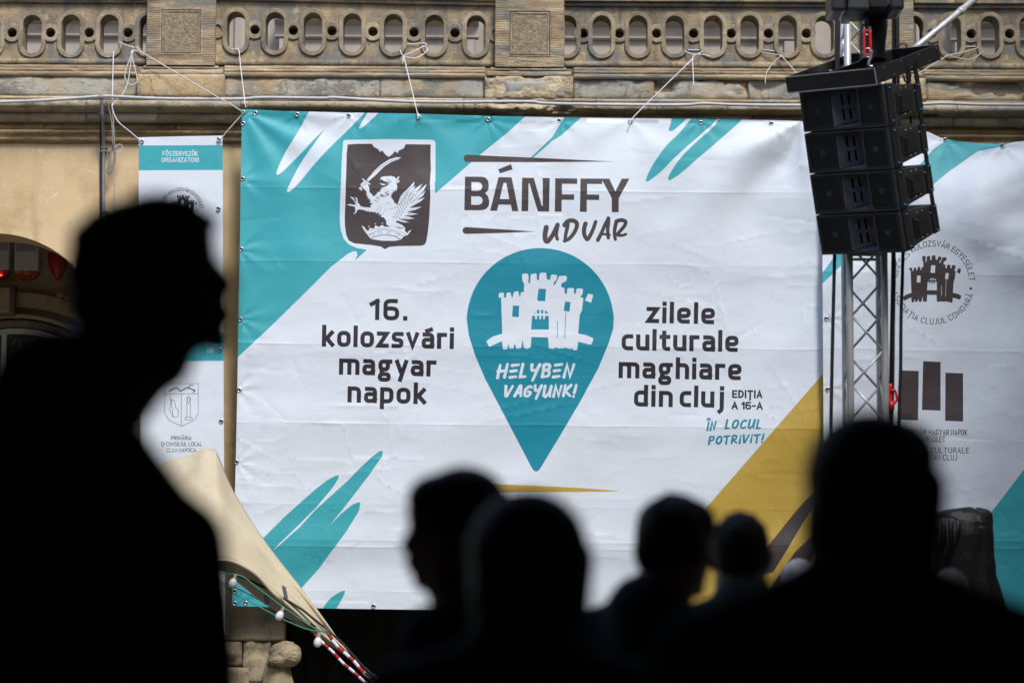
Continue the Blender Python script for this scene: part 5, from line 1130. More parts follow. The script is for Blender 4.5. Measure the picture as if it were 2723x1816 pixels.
for i in range(4):
    c_ = proto if i == 0 else copy_tree(proto)
    tl = TILT + R(1.3) * i; RM = Matrix.Rotation(YAW, 4, 'Z') @ Matrix.Rotation(tl, 4, 'X') @ Matrix.Rotation(LROLL, 4, 'Y'); mw = Matrix.Translation(pos) @ RM
    c_.rotation_euler = RM.to_euler(); c_.location = pos
    tag(c_, lab[i], 'speaker', 'hanging line array speakers')
    pos = mw @ Vector((0, 0, -step))
    # rear link bar down to the next one
    if i < 3: pass
# rear link bars between cabinets: parts of each speaker
for c_ in [o for o in col.objects if o.name.startswith('line_array_speaker')]:
    for xs in (.007, -W_ - .007):
        MB().box(xs - .005, xs + .005, D_ - .075, D_ - .035, .0, -.0).v if 0 else None
        MB().box(xs - .006, xs + .006, D_ - .07, D_ - .035, -.09, .075).build('link_bar', M['blk2'], c_)
# rigging frame
rf = empty('rigging_frame', at(2333, 225, YA - .03), (Matrix.Rotation(YAW, 4, 'Z') @ Matrix.Rotation(R(21), 4, 'X') @ Matrix.Rotation(R(3.7), 4, 'Y')).to_euler()); tag(rf, 'tilted black steel rigging frame above the hanging speakers', 'rigging frame')
fx0, fx1, fy0, fy1, fz0, fz1 = -.755, 0, 0, .80, 0, .112
FR = .012
for nm, (a, b, c1, d1) in (('frame_bar', (fx0, fx1, fy0, fy0 + FR)), ('frame_bar', (fx0, fx1, fy1 - FR, fy1)), ('frame_bar', (fx0, fx0 + FR, fy0 + FR, fy1 - FR)), ('frame_bar', (fx1 - FR, fx1, fy0 + FR, fy1 - FR)), ('frame_bar', (-W_/2 - .05, -W_/2 - .035, fy0 + FR, fy1 - FR))):
    MB().box(a, b, c1, d1, fz0, fz1).build(nm, M['blk2'], rf, bevel=.002)
ed = MB()  # pale strips paint an edge highlight onto the front bar
for z_ in (fz0, fz1): ed.box(fx0 - .001, fx1 + .001, fy0 - .004, fy0 - .0005, z_ - .004, z_ + .003)
ed.box(fx1 - .004, fx1 + .0015, fy0 - .004, fy0 - .0005, fz0 + .0035, fz1 - .0035); ed.build('highlight_edge', M['edge'], rf)
for k in range(7):
    for zz in (fz0 + .022, fz1 - .022):
        if (k + (zz > .05)) % 2: MB().ell((fx1 + .002, fy0 + .1 + k * .11, zz), (.004, .007, .007), 8, 6).build('bolt', M['horn'], rf, True)
for k in range(5): MB().tube([(fx0 + FR, .05 + k*.15, fz0 + .05), (fx0 + FR + .02, .05 + k*.15, fz0 + .05)], .006, 8).build('bolt', M['edge'], rf, True)
for xs in (-.006, -W_ + .006):
    MB().box(xs - .006, xs + .006, D_ - .0, D_ + .04, -.13, fz0 + .05).build('link_bar', M['blk2'], rf)
    MB().box(xs - .006, xs + .006, D_ - .10, D_ - .07, -.11, fz0 + .05).build('link_bar', M['blk2'], rf)
# hoist above
pk = at(2308, 60, YA + .2); hcx = pk.x
ho = empty('chain_hoist', (hcx, YA + .2, pk.z)); tag(ho, 'black chain hoist motor at the top edge above the speakers', 'hoist')
def hp(mb, n, m, **k): o = mb.build(n, M[m], ho, **k); o.matrix_parent_inverse = Matrix.Translation(-ho.location); return o
h0, h1 = at(2203, -60, YA + .1), at(2398, 36, YA + .1)
hp(MB().box(h0.x, at(2246, 0, YA + .1).x - .002, YA - .02, YA + .3, at(2203, 30, YA).z, h0.z), 'end_housing', 'blk2', bevel=.02)
hp(MB().box(at(2246, 0, YA + .1).x, at(2304, 0, YA + .1).x, YA - .05, YA + .32, h1.z - .012, h0.z), 'motor_body', 'cab', bevel=.018)
fin = MB()
for k in range(9): z_ = at(2308, 1 + k * 2.6, YA).z; fin.box(at(2310, 0, YA).x, at(2356, 0, YA).x, YA - .062, YA - .05, z_ - .0022, z_ + .0022)
hp(MB().box(at(2304, 0, YA + .1).x + .002, at(2358, 0, YA + .1).x, YA - .05, YA + .3, h1.z + .02, h0.z), 'motor_body', 'cab', bevel=.012); hp(fin, 'cooling_fins', 'blk2')
hp(MB().box(at(2358, 0, YA + .1).x + .002, h1.x, YA - .02, YA + .3, h1.z, h0.z), 'end_housing', 'blk2', bevel=.02)
hp(MB().box(at(2240, 0, YA).x, at(2262, 0, YA).x, YA - .01, YA + .1, at(0, 44, YA).z, at(0, 36, YA).z), 'bracket', 'blk2')
sk = MB(); rows = []
for t in np.linspace(0, 1, 14):
    y_ = 34 + t * 124; l = at(2288 - 2*math.sin(t*5), y_, YA + .35); r_ = at(2360 - 3*t + 2*math.sin(t*7), y_, YA + .35)
    rows.append([((l.x + r_.x)/2 + (r_.x - l.x)/2 * math.cos(a) * (1 + .05*math.sin(a*5 + t*6)), YA + .38 + .09 * math.sin(a), l.z) for a in np.linspace(0, 2*math.pi, 25)[:-1]])
o = sk.loft(rows, True).build('chain_bag', M['blk2'], None, True); tag(o, 'black cloth chain bag hanging behind the red sling', 'bag')
def shackle(label, px, py, w_, h_, Yk, up_=True, m='steel'):
    c_ = at(px, py, Yk); P = []
    for t in np.linspace(-.25*math.pi, 1.25*math.pi, 14): P.append(Vector((c_.x + w_*math.cos(t), Yk, c_.z + (h_*.4 + w_*math.sin(t)) * (1 if up_ else -1))))
    P = [Vector((c_.x + w_*.72, Yk, c_.z - h_*.6*(1 if up_ else -1)))] + P + [Vector((c_.x - w_*.72, Yk, c_.z - h_*.6*(1 if up_ else -1)))]
    e = MB().tube(P, .0085, 8).build('shackle', M[m], None, True); tag(e, label, 'shackle', 'shackles of the speaker hoist')
    MB().tube([(c_.x - w_*1.1, Yk, c_.z - h_*.6*(1 if up_ else -1)), (c_.x + w_*1.1, Yk, c_.z - h_*.6*(1 if up_ else -1))], .008, 8).build('pin', M[m], e, True)
    return e
YS = YA + .05
shackle('small steel shackle above the red chain link', 2306, 80, .025, .03, YS, False)
rl = MB()
rl.tube(path([(2306,81),(2300,86),(2298,100),(2299,138),(2306,149),(2314,138),(2314,100),(2311,86),(2306,81)], YS - .01, 4), .0105, 8)
o = rl.build('chain_link', M['red'], None, True); tag(o, 'bright red chain link holding up the rigging frame', 'chain link')
shackle('bent steel shackle below the red link, inside the frame', 2308, 146, .03, .03, YS - .01, True); 
sh2 = MB().tube(path([(2312,136),(2317,142),(2316,154),(2311,166),(2312,176),(2321,178)], YS - .12, 5), .011, 8).build('shackle', M['steel'], None, True); tag(sh2, 'curved grey shackle bow hooked on the middle frame bar', 'shackle', 'shackles of the speaker hoist')
hk = MB().tube([at(2300, 30, YS), at(2301, 76, YS)], .012, 8); hk.box(at(2291,0,YS).x, at(2296,0,YS).x, YS-.02, YS-.005, at(0,66,YS).z, at(0,59,YS).z)
hp(MB().tube([at(2303, 30, YS), at(2304, 78, YS)], .014, 8), 'hook', 'blk2', smooth=True)
hp(MB().box(at(2292,60,YS).x, at(2297,60,YS).x, YS-.022, YS-.018, at(2292,66,YS).z, at(2292,59,YS).z), 'warning_tag', 'yellow_p')
# link cables at back of the array
for i, (pts, r) in enumerate([([(2402,200),(2406,215),(2412,222),(2408,250),(2410,280),(2420,300),(2422,330)], .008), ([(2413,195),(2417,190),(2421,200),(2418,240),(2425,290),(2432,310)], .008), ([(2388,128),(2392,120),(2404,117),(2411,122),(2409,132)], .006)]):
    o = MB().tube(path(pts, 16.55, 5), r, 8).build('speaker_cable', M['cable'], None, True); tag(o, ['black signal cable looping down behind the top speaker', 'second black cable looping down the rear of the speakers', 'small cable loop standing up from the rigging frame'][i], 'cable')

# ------------------------------------------------------------------ stretch tent corner with lights
def cr(P, n):
    P = [Vector(p) for p in P]; out = []; m = len(P) - 1
    for k in range(n + 1):
        u = k / n * m; i = min(int(u), m - 1); t = u - i; p0 = P[max(i-1,0)]; p1, p2 = P[i], P[i+1]; p3 = P[min(i+2, m)]
        out.append(.5*((2*p1)+(-p0+p2)*t+(2*p0-5*p1+4*p2-p3)*t*t+(-p0+3*p1-3*p2+p3)*t**3))
    return out
def z6p(x, y, Y): q = z6(x, y); return at(q[0], q[1], Y)
YK = 18.4
top_ = cr([z6p(-330,300,YK+.9), z6p(-150,190,YK+.7), z6p(20,138,YK+.5), z6p(95,104,YK+.42), z6p(150,104,YK+.4), z6p(182,132,YK+.38), z6p(280,358,YK+.3), z6p(420,590,YK+.2), z6p(560,785,YK+.12), z6p(700,962,YK+.05), z6p(860,1178,YK), z6p(940,1290,YK), z6p(1010,1372,YK)], 56)
low_ = cr([z6p(-330,1000,YK-.9), z6p(-150,900,YK-.7), z6p(0,840,YK-.55), z6p(80,815,YK-.45), z6p(170,800,YK-.42), z6p(240,798,YK-.4), z6p(320,822,YK-.36), z6p(430,890,YK-.3), z6p(530,1000,YK-.22), z6p(640,1090,YK-.15), z6p(800,1230,YK-.06), z6p(920,1318,YK-.02), z6p(1008,1374,YK)], 56)
tn = empty('stretch_tent', at(640, 1750, YK)); tn.location.z = 0; tag(tn, 'sand coloured stretch tent corner sloping down to the right behind the left man', 'tent')
sh_ = MB(); rows = []
for i in range(57):
    a, b = top_[i], low_[i]; r_ = []
    for k in range(21):
        t = k / 20; p = a.lerp(b, t); w_ = (b - a).length
        bul = .20 * w_ * math.sin(math.pi * t) * .5
        p = p + Vector((0, -bul, 0)); 
        rip = .022 * math.sin(t * 9 + i * .05) * max(0, min(1, (i - 18) / 18)) + .012 * math.sin(t * 17 + i * .11 + 1) * max(0, min(1, (i - 26) / 14)) + .004 * float(vnoise(np.array([i / 5.]), np.array([t * 5.]), 4)[0])
        p.y -= rip; r_.append(p)
    rows.append(r_)
sh_.loft(rows); o = sh_.build('canopy', M['tent'], tn, True, solid=.004); o.matrix_parent_inverse = Matrix.Translation(-tn.location)
hem = MB().tube([p + Vector((0, -.006, 0)) for p in low_], .012, 8).build('hem', M['tent'], tn, True); hem.matrix_parent_inverse = Matrix.Translation(-tn.location)
# underside: sheet stretching back from the hem, its shade put into the colour
back_ = cr([z6p(-330,1050,YK+1.2), z6p(-150,960,YK+1.1), z6p(60,880,YK+.95), z6p(230,868,YK+.8), z6p(330,950,YK+.7), z6p(480,1065,YK+.55), z6p(640,1160,YK+.4), z6p(790,1250,YK+.2), z6p(940,1345,YK+.05), z6p(1008,1376,YK+.01)], 56)
un = MB(); rows = []
for i in range(57):
    a, b = low_[i] + Vector((0, .008, 0)), back_[i]; rows.append([a.lerp(b, k / 8) + Vector((0, 0, -.03 * math.sin(math.pi * k / 8) + .05 * math.sin(math.pi * k / 8) * (i < 30))) for k in range(9)])
un.loft(rows); o = un.build('tent_underside', M['tentu'], tn, True, solid=.003); o.matrix_parent_inverse = Matrix.Translation(-tn.location)
pole = MB().tube([at(470, 1900, YK+.7), at(520, 1240, YK+.45)], .03, 10).build('tent_pole', M['alu'], tn, True); pole.matrix_parent_inverse = Matrix.Translation(-tn.location)
def tpatch(pts, Y, m, name):
    P = [z6p(x, y, Y) for x, y in pts]; o = MB().add(P + [p + Vector((0, .006, 0)) for p in P], [(0,1,2,3),(7,6,5,4),(0,4,5,1),(1,5,6,2),(2,6,7,3),(3,7,4,0)]).build(name, M[m], tn); o.matrix_parent_inverse = Matrix.Translation(-tn.location); return o
tpatch([(586,952),(612,966),(626,1038),(602,1040)], YK - .27, 'tape', 'gaffer_tape'); tpatch([(840,1182),(862,1192),(886,1256),(868,1260)], YK - .14, 'tape', 'gaffer_tape')
tpatch([(474,1008),(516,1020),(510,1072),(478,1076)], YK - .30, 'cable', 'weight_patch'); tpatch([(768,1184),(800,1210),(800,1234),(766,1222)], YK - .16, 'cable', 'weight_patch')
ed_ = MB().tube([z6p(x, y, YK - .2 + .1 * (x - 300) / 700) for x, y in ((280,880),(400,930),(560,1010),(720,1110),(850,1215),(960,1310),(1040,1400),(1110,1480),(1160,1520),(1180,1545))], .009, 8).build('edge_rope', M['cable'], tn, True); ed_.matrix_parent_inverse = Matrix.Translation(-tn.location)
# light string
ls = empty('light_string', z6p(560, 1050, YK - .35)); tag(ls, 'green festoon cable with white bulbs along the tent edge', 'light string')
def lsp(mb, n, m, **k): o = mb.build(n, M[m], ls, **k); o.matrix_parent_inverse = Matrix.Translation(-ls.location); return o
lsp(MB().tube(cr([z6p(x, y, YK - .42) for x, y in ((-60,860),(130,868),(215,878),(290,885),(350,905),(420,960),(500,1020),(590,1088),(680,1150),(760,1205),(850,1248))], 60), .005, 6), 'cable', 'green', smooth=True)
lsp(MB().tube(cr([z6p(x, y, YK - .43) for x, y in ((-60,850),(205,950),(300,1010),(420,1075),(540,1140),(640,1188),(740,1228),(830,1245))], 40), .0045, 6), 'cable', 'green', smooth=True)
lsp(MB().tube(cr([z6p(x, y, YK - .40) for x, y in ((-60,820),(205,935),(330,985),(470,1060),(600,1145),(740,1232))], 40), .0045, 6), 'cable', 'cable', smooth=True)
lsp(MB().tube(cr([z6p(x, y, YK - .41) for x, y in ((600,1110),(660,1165),(720,1190),(800,1240))], 20), .004, 6), 'cable', 'cable', smooth=True)
for (bx_, by_, ax_, ay_) in ((277, 948, 300, 885), (570, 1152, 600, 1092), (811, 1318, 822, 1250)):
    c_ = z6p(bx_, by_, YK - .45); s_ = z6p(ax_, ay_, YK - .45); d = (c_ - s_).normalized(); L = (c_ - s_).length
    rows = []; n = Vector((0, 1, 0)).cross(d).normalized(); q = Vector((0, 1, 0))
    for t, r in ((.0, .013), (.28, .0135), (.34, .0115), (.40, .0135), (.46, .0145)): rows.append([s_ + d*L*t + (n*math.cos(a) + q*math.sin(a))*r for a in np.linspace(0, 2*math.pi, 15)[:-1]])
    so_ = lsp(MB().loft(rows, True), 'lamp_socket', 'socket', smooth=True)
    rows = []
    for t, r in ((.46, .0145), (.55, .021), (.72, .0275), (.9, .030), (1.1, .0285), (1.25, .021), (1.33, .012), (1.36, .001)): rows.append([s_ + d*L*t + (n*math.cos(a) + q*math.sin(a))*r for a in np.linspace(0, 2*math.pi, 17)[:-1]])
    lsp(MB().loft(rows, True), 'bulb', 'bulb', smooth=True)
# red and white barrier cords
def striped(label, pts, Y, r, n=60):
    P = cr([z6p(x, y, Y) for x, y in pts], n); e = empty('striped_cord', P[0]); tag(e, label, 'cord'); k = 0
    i = 0
    while i < n:
        j = min(i + (5 if (k % 2) else 4), n); m, nm = (('red', 'red_band'), ('string', 'white_band'))[k % 2]
        o = MB().tube(P[i:j+1], r, 8).build(nm, M[m], e, True); o.matrix_parent_inverse = Matrix.Translation(-e.location); i = j; k += 1
    return e
striped('thicker red and white striped guy cord, the upper one from the tent corner', [(880,1262),(930,1330),(990,1385),(1040,1430),(1090,1490),(1150,1540),(1215,1590),(1300,1680),(1420,1800)], YK - .1, .0125)
striped('thinner red and white striped cord, the lower one under the tent corner', [(796,1264),(850,1320),(910,1375),(970,1440),(1030,1490),(1090,1545),(1160,1610),(1300,1740)], YK - .12, .0105)
bk = MB(); bk.tube(cr([z6p(x, y, YK - .14) for x, y in ((1105,1470),(1150,1510),(1185,1530),(1190,1560),(1165,1548),(1110,1500))], 20), .009, 8); bk.tube([z6p(1160,1520,YK-.15), z6p(1215,1575,YK-.15)], .02, 6)
o = bk.build('guy_hook', M['cable'], None, True); tag(o, 'black hook at the end of the tent guy cord', 'hook')

# ------------------------------------------------------------------ bin-liner wrapped lamp on a stand, lower right
YB2 = 17.6
prof = [(1352,2564,2600,.10),(1357,2512,2626,.2),(1366,2480,2634,.25),(1385,2470,2636,.3),(1420,2471,2636,.32),(1470,2474,2638,.32),(1530,2479,2646,.32),(1600,2484,2668,.34),(1680,2490,2684,.36),(1760,2494,2700,.38),(1900,2494,2720,.4),(2010,2500,2740,.42)]
rows = []; prng = random.Random(3)
ys = np.concatenate([np.linspace(1352, 1440, 26), np.linspace(1448, 2020, 50)])
for y_ in ys:
    l = np.interp(y_, [p[0] for p in prof], [p[1] for p in prof]); r_ = np.interp(y_, [p[0] for p in prof], [p[2] for p in prof]); dep = np.interp(y_, [p[0] for p in prof], [p[3] for p in prof])
    L_, R_ = at(l, y_, YB2), at(r_, y_, YB2); c_ = (L_ + R_) / 2; hw_ = (R_.x - L_.x) / 2; row = []
    for a in np.linspace(0, 2*math.pi, 97)[:-1]:
        fold = 1 + .018 * math.sin(a * 11 + 2.2 * math.sin(y_ / 60)) * min(1, (y_ - 1350) / 80) + .03 * float(vnoise(np.array([a * 4.]), np.array([y_ / 55.]), 12)[0]) + .025 * abs(float(vnoise(np.array([a * 2.2 + y_ / 80.]), np.array([y_ / 90. - a]), 14)[0]))
        ca, sa = math.cos(a), math.sin(a); ca = math.copysign(abs(ca) ** .75, ca); sa = math.copysign(abs(sa) ** .8, sa)
        row.append((c_.x + hw_ * ca * fold, YB2 + dep * .55 * sa * fold, max(L_.z + .012 * math.sin(a * 3 + 1) * (y_ < 1400), .01)))
    rows.append(row)
e = empty('covered_lamp', (at(2560, 1800, YB2).x, YB2, 0)); tag(e, 'stage lamp wrapped in a crumpled black bin liner in front of the right banner', 'covered lamp')
bgm = MB().loft(rows, True); bgm.add(rows[0], [tuple(range(96))]); o = bgm.build('bin_liner', M['bag'], e, True); o.matrix_parent_inverse = Matrix.Translation(-e.location)
# gathered flap of plastic at the top left
fl = MB(); rows = []
for i in range(29):
    t = i / 28; top = at(2475 + 82 * t, 1384 - 14 * math.sin(math.pi * t) , YB2 - .22); bot = at(2486 + 72 * t, 1404 + 72 * math.sin(math.pi * t) ** .8 + 6*math.sin(t*25), YB2 - .26); row = []
    for k in range(13):
        s = k / 12; p = top.lerp(bot, s); p.y += -.03 * math.sin(t * 26 + s * 3) * s - .03 * math.sin(math.pi * s); row.append(p)
    rows.append(row)
o = fl.loft(rows).build('plastic_flap', M['bag'], e, True, solid=.001); o.matrix_parent_inverse = Matrix.Translation(-e.location)
# ------------------------------------------------------------------ people, silhouetted in the passage
skin = noise_mat('skin', [(.30,.17,.12), (.38,.22,.155)], 12, .5, .1, 60)
skin.node_tree.nodes['Principled BSDF'].inputs['Subsurface Weight'].default_value = .15
hairb = noise_mat('dark_hair', [(.006,.005,.004), (.012,.009,.007)], 60, .6, .8, 160, dist=.004, stretch=(1,1,.3))
hairc = noise_mat('brown_hair', [(.02,.012,.008), (.035,.022,.014)], 60, .6, .8, 160, dist=.004, stretch=(1,1,.3))
hairw = noise_mat('white_hair', [(.62,.58,.58), (.72,.69,.70)], 60, .6, .5, 160, dist=.004)
clb = noise_mat('black_jacket_cloth', [(.006,.006,.007), (.010,.010,.012)], 20, .9, .3, 200)
cln = noise_mat('navy_shirt_cloth', [(.008,.010,.016), (.012,.014,.022)], 20, .9, .3, 200)
clg = noise_mat('grey_shirt_cloth', [(.035,.042,.05), (.055,.062,.072)], 20, .9, .3, 200)
trs = noise_mat('dark_trouser_cloth', [(.010,.010,.012), (.015,.015,.018)], 20, .9, .3, 200)
eyem = plain('eye', (.5,.5,.48), .2)
def remesh(mb, name, m, parent, vox, smooth_it=2):
    me = bpy.data.meshes.new('tmp'); me.from_pydata([tuple(p) for p in mb.v], [], mb.f)
    bm = bmesh.new(); bm.from_mesh(me); bmesh.ops.recalc_face_normals(bm, faces=bm.faces); bm.to_mesh(me); bm.free()
    o = bpy.data.objects.new('tmp', me); col.objects.link(o)
    r = o.modifiers.new('r', 'REMESH'); r.mode = 'VOXEL'; r.voxel_size = vox
    s = o.modifiers.new('s', 'SMOOTH'); s.factor = .5; s.iterations = smooth_it
    dg = bpy.context.evaluated_depsgraph_get(); nm = bpy.data.meshes.new_from_object(o.evaluated_get(dg)); nm.name = name
    bpy.data.objects.remove(o); nm.polygons.foreach_set('use_smooth', [True] * len(nm.polygons)); nm.materials.clear(); nm.materials.append(m)
    return link(name, nm, parent)
def person(px, ptop, Y, head_deg, label, top_m=clb, hair='short', hair_m=hairb, H=None, k=1.0, broad=1.0, body_deg=None, skin_m=None, hd=0, hs=1.0, lean=0, ear=True, off=(0, 0), up=0, neck=1.0, pitch=0, slope=0):
    """head centre at photo x = px, crown at ptop, distance Y; head_deg: 0 looks at the stage, 90 looks right"""
    c = at(px, ptop, Y); H = c.z
    if body_deg is None: body_deg = head_deg * .6
    e = empty('person', (c.x, Y, 0)); tag(e, label, 'person')
    hz = H - .235 * hs                       # chin height
    rotb = Matrix.Rotation(R(-body_deg), 3, 'Z'); roth = Matrix.Rotation(R(-head_deg), 3, 'Z')
    lz = (hz + up) / 1.52                        # body scale from a 1.755 m person
    B = lambda x, y, z: rotb @ Vector((x * broad, y, z * lz)) + Vector((off[0], off[1], 0))
    rp = Matrix.Rotation(R(pitch), 3, 'X'); Hd = lambda x, y, z: roth @ (rp @ Vector((x * hs, y * hs, (z + .12) * hs))) + Vector((0, 0, H - .12 * hs))
    b = MB()
    # head (z measured down from the crown)
    b.ell(Hd(0, -.012, -.098), (.076*hs, .076*hs, .098*hs)); b.ell(Hd(0, -.035, -.095), (.074*hs, .074*hs, .085*hs)); b.ell(Hd(0, .025, -.085), (.066*hs, .066*hs, .075*hs))
    b.ell(Hd(0, .028, -.150), (.056*hs, .058*hs, .065*hs)); b.ell(Hd(0, .062, -.212), (.024*hs, .022*hs, .020*hs)); b.cap(Hd(-.045, .0, -.175), Hd(-.012, .058, -.210), .022*hs, .017*hs); b.cap(Hd(.045, .0, -.175), Hd(.012, .058, -.210), .022*hs, .017*hs)
    b.cap(Hd(0, .084, -.106), Hd(0, .097, -.140), .012*hs, .0155*hs); b.ell(Hd(0, .045, -.072), (.055*hs, .052*hs, .045*hs)); b.ell(Hd(.013, .096, -.150), (.010, .010, .008)); b.ell(Hd(-.013, .096, -.150), (.010, .010, .008))
    b.ell(Hd(0, .083, -.174), (.021, .014, .008)); b.ell(Hd(0, .080, -.187), (.019, .014, .009)); b.cap(Hd(-.032, .078, -.094), Hd(.032, .078, -.094), .011, .011)
    if ear:
        for s in (-1, 1): b.ell(Hd(s * .080, -.012, -.128), (.012, .018, .032), rot=roth @ rp); b.ell(Hd(s * .087, -.020, -.118), (.008, .014, .022), rot=roth @ rp)
    nb = B(0, -.045, 1.40)
    b.cap(Hd(0, -.022, -.165), nb, .056 * neck, .066 * neck)
    # trunk, legs
    b.cap(B(0, -.01, 1.30), B(0, .0, 1.0), .12, .12); b.cap(B(-.15, -.03, 1.36 - slope), B(.15, -.03, 1.36 - slope), .055, .055); b.cap(B(-.09, 0, .92), B(.09, 0, .92), .12, .12)
    for s in (-1, 1):
        b.cap(B(s*.09, 0, .9), B(s*.10, .015, .50), .085, .055); b.cap(B(s*.10, .015, .50), B(s*.105, -.02, .10), .052, .036); b.cap(B(s*.105, -.04, .05), B(s*.115, .14, .03), .034, .028)
        b.cap(B(s*.185, -.03, 1.36 - slope), B(s*.235, -.05, 1.09), .050, .038); b.cap(B(s*.235, -.05, 1.09), B(s*.225, .05, .85), .037, .026)
        w0 = B(s*.225, .05, .85); b.cap(w0, B(s*.222, .075, .79), .024, .030)
        for q, (dy, L) in enumerate(((-.030, .072), (-.010, .082), (.011, .078), (.031, .062))):
            k0 = B(s*.222, .075 + dy, .765); k1 = B(s*.216, .082 + dy, .765 - L*.5/lz); k2 = B(s*.196, .085 + dy, .765 - L*.92/lz); b.cap(k0, k1, .0092, .0086, 8); b.cap(k1, k2, .0086, .0075, 8)
        b.cap(B(s*.215, .095, .81), B(s*.200, .122, .765), .012, .010, 8); b.cap(B(s*.200, .122, .765), B(s*.190, .126, .735), .010, .008, 8)
    if hair == 'quiff': c0 = Vector((0, 0, H)); b.ell(c0 + roth @ Vector((0, .004, -.222)), (.054, .064, .052)); b.ell(c0 + roth @ Vector((0, -.03, -.235)), (.058, .07, .07))
    remesh(b, 'body', skin_m or skin, e, .0085)
    for s in (-1, 1): MB().ell(Hd(s*.031, .080, -.112), (.011, .011, .011), 10, 8).build('eye', eyem, e, True)
    # top
    t = MB(); t.cap(B(-.11, -.03, 1.335 - slope), B(.11, -.03, 1.335 - slope), .092, .092); t.cap(B(-.17, -.035, 1.355 - slope), B(.17, -.035, 1.355 - slope), .068, .068); t.cap(B(-.06, -.01, 1.22), B(-.05, 0, .88), .135, .125); t.cap(B(.06, -.01, 1.22), B(.05, 0, .88), .135, .125)
    t.cap(B(0, -.055, 1.43), B(0, -.04, 1.34), .078, .10); t.cap(B(-.04, -.05, 1.42), B(-.17, -.035, 1.36 - slope), .055, .066); t.cap(B(.04, -.05, 1.42), B(.17, -.035, 1.36 - slope), .055, .066)
    for s in (-1, 1): t.cap(B(s*.19, -.03, 1.355 - slope), B(s*.238, -.05, 1.09), .068, .056); t.cap(B(s*.238, -.05, 1.09), B(s*.226, .05, .86), .054, .040)
    t.cap(B(0, -.06, 1.44), B(0, -.045, 1.34), .070 * neck, .12)
    remesh(t, 'jacket', top_m, e, .016, 3)
    tr = MB(); tr.cap(B(-.08, 0, .90), B(.08, 0, .90), .135, .135)
    for s in (-1, 1): tr.cap(B(s*.088, 0, .88), B(s*.10, .01, .48), .102, .075); tr.cap(B(s*.10, .01, .48), B(s*.105, -.02, .09), .075, .062)
    remesh(tr, 'trousers', trs, e, .018, 3)
    for s in (-1, 1):
        sh = MB(); sh.cap(B(s*.105, -.05, .045), B(s*.118, .13, .040), .043, .040); so_ = remesh(sh, 'shoe', clb, e, .014, 2)
    # hair
    h = MB(); rr = random.Random(int(px))
    if hair == 'short':
        h.ell(Hd(0, -.030, -.088), (.086*hs, .086*hs, .092*hs)); h.ell(Hd(0, .020, -.060), (.076*hs, .078*hs, .062*hs)); h.ell(Hd(0, -.055, -.125), (.074*hs, .056*hs, .07*hs))
        for i in range(40): a = rr.uniform(0, 6.28); q = rr.uniform(.1, 1.2); p = Hd(.078*math.cos(a)*math.sin(q), -.02 + .09*math.sin(a)*math.sin(q), -.09 + .09*math.cos(q)); h.ell(p, (.016, .016, .014), 8, 6)
    elif hair == 'quiff':
        h.ell(Hd(0, -.030, -.088), (.088*hs, .090*hs, .094*hs)); h.ell(Hd(0, .026, -.046), (.078*hs, .085*hs, .056*hs)); h.ell(Hd(0, -.05, -.125), (.076*hs, .056*hs, .075*hs)); h.cap(Hd(-.03, .066, -.040), Hd(.03, .066, -.038), .028*hs, .028*hs); h.ell(Hd(0, -.01, -.030), (.07*hs, .085*hs, .034*hs)); h.ell(Hd(0, .088, -.044), (.03*hs, .012*hs, .012*hs))
        for i in range(30): a = rr.uniform(0, 6.28); q = rr.uniform(.1, 1.2); p = Hd(.082*math.cos(a)*math.sin(q), -.02 + .10*math.sin(a)*math.sin(q), -.09 + .09*math.cos(q)); h.ell(p, (.016, .016, .014), 8, 6)
    elif hair == 'curly':
        h.ell(Hd(0, -.030, -.085), (.086, .088, .088)); h.ell(Hd(0, .025, -.045), (.070, .072, .05))
        for i in range(170): a = rr.uniform(0, 6.28); q = rr.uniform(0, 1.75); y_ = math.sin(a)*math.sin(q)
            
        for i in range(170):
            a = rr.uniform(0, 6.28); q = rr.uniform(0, 1.7)
            if math.sin(a) > .3 and q > 1.15: continue
            h.ell(Hd(.082*math.cos(a)*math.sin(q), -.018 + .092*math.sin(a)*math.sin(q), -.088 + .092*math.cos(q)), (.018, .018, .018), 8, 6)
    elif hair == 'long':
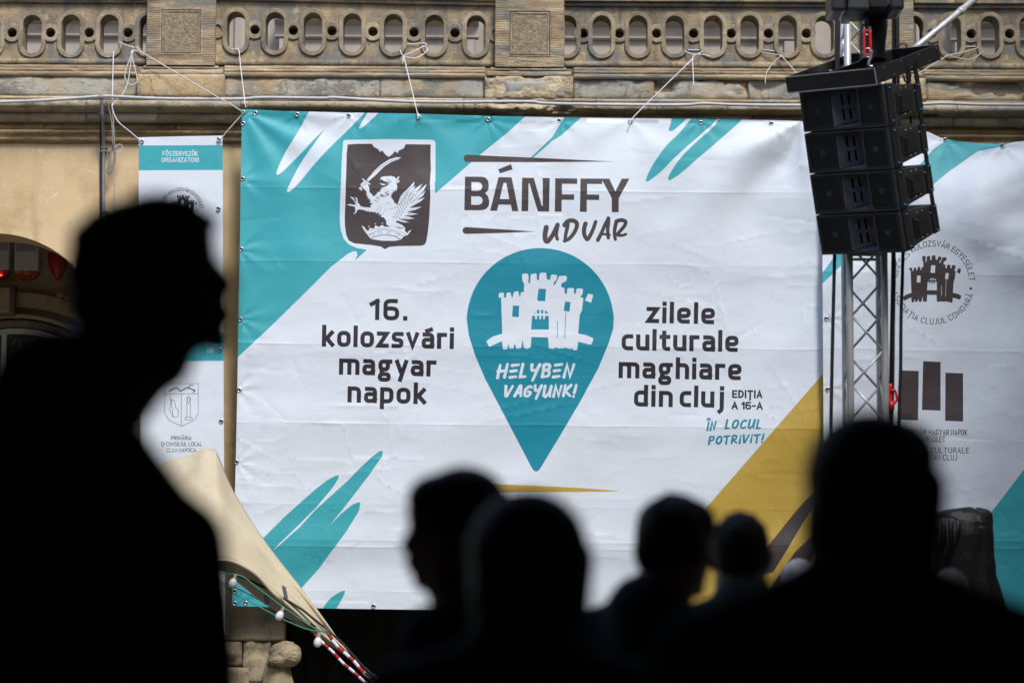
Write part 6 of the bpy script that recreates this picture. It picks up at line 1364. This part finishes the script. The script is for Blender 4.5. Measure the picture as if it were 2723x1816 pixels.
        h.ell(Hd(0, -.030, -.090), (.098, .104, .098)); h.ell(Hd(0, -.045, -.165), (.094, .082, .12)); h.ell(Hd(0, .02, -.06), (.082, .085, .065)); h.ell(Hd(.0, -.05, -.22), (.07, .06, .07))
        for s in (-1, 1): h.cap(Hd(s*.082, .0, -.10), Hd(s*.078, -.01, -.22), .026, .020)
    elif hair == 'fringe':

        for i in range(90):
            a = rr.uniform(2.8, 6.6); h.ell(Hd(.080*math.cos(a), -.02 + .09*math.sin(a), -.10 - rr.uniform(0, .06)), (.014, .016, .016), 8, 6)
        h.ell(Hd(0, -.02, -.10), (.074, .074, .06))
    hm = remesh(h, 'hair', hair_m, e, .0095, 1)
    return e
person(418, 538, 3.4, 86, 'large silhouetted man in profile with short quiff filling the left foreground', clb, 'quiff', broad=.97, body_deg=22, off=(-.108, .02), up=.050, neck=1.42, hs=1.03, pitch=16, slope=.10)
person(1210, 1266, 4.6, -84, 'silhouetted curly-haired person in profile facing left, centre foreground', cln, 'curly', hairc, body_deg=-62, broad=1.0, off=(.03, .02), up=.065, neck=1.6, hs=.94)
person(1412, 1318, 3.9, 8, 'silhouetted broad person seen from behind in front of the location pin', clb, 'long', hs=.97, broad=1.0, body_deg=0, up=.04, off=(-.02, 0), neck=1.3)
person(1806, 1322, 5.6, 42, 'short-haired person turned right, under the yellow corner of the huge banner', clg, 'short', hairc, body_deg=25, broad=1.0, off=(-.06, 0), up=.045, neck=1.25)
person(1968, 1368, 6.9, 4, 'short-haired person seen from behind with ears standing out, right of centre', clg, 'short', hairc, body_deg=0, broad=1.0, up=.05, neck=1.3)
person(2124, 1490, 11.5, 10, 'farther white-haired head between the ears and the big right-hand head', cln, 'short', hairw, body_deg=0)
person(2334, 1106, 3.5, 32, 'large silhouetted person with full hair in the right foreground, looking right', clb, 'long', broad=1.25, body_deg=5, up=.075, neck=1.3, off=(-.02, 0), slope=.03)
person(2530, 1508, 8.9, 30, 'half hidden brown-haired person behind the big right-hand shoulder', clb, 'fringe', hairc, body_deg=10)
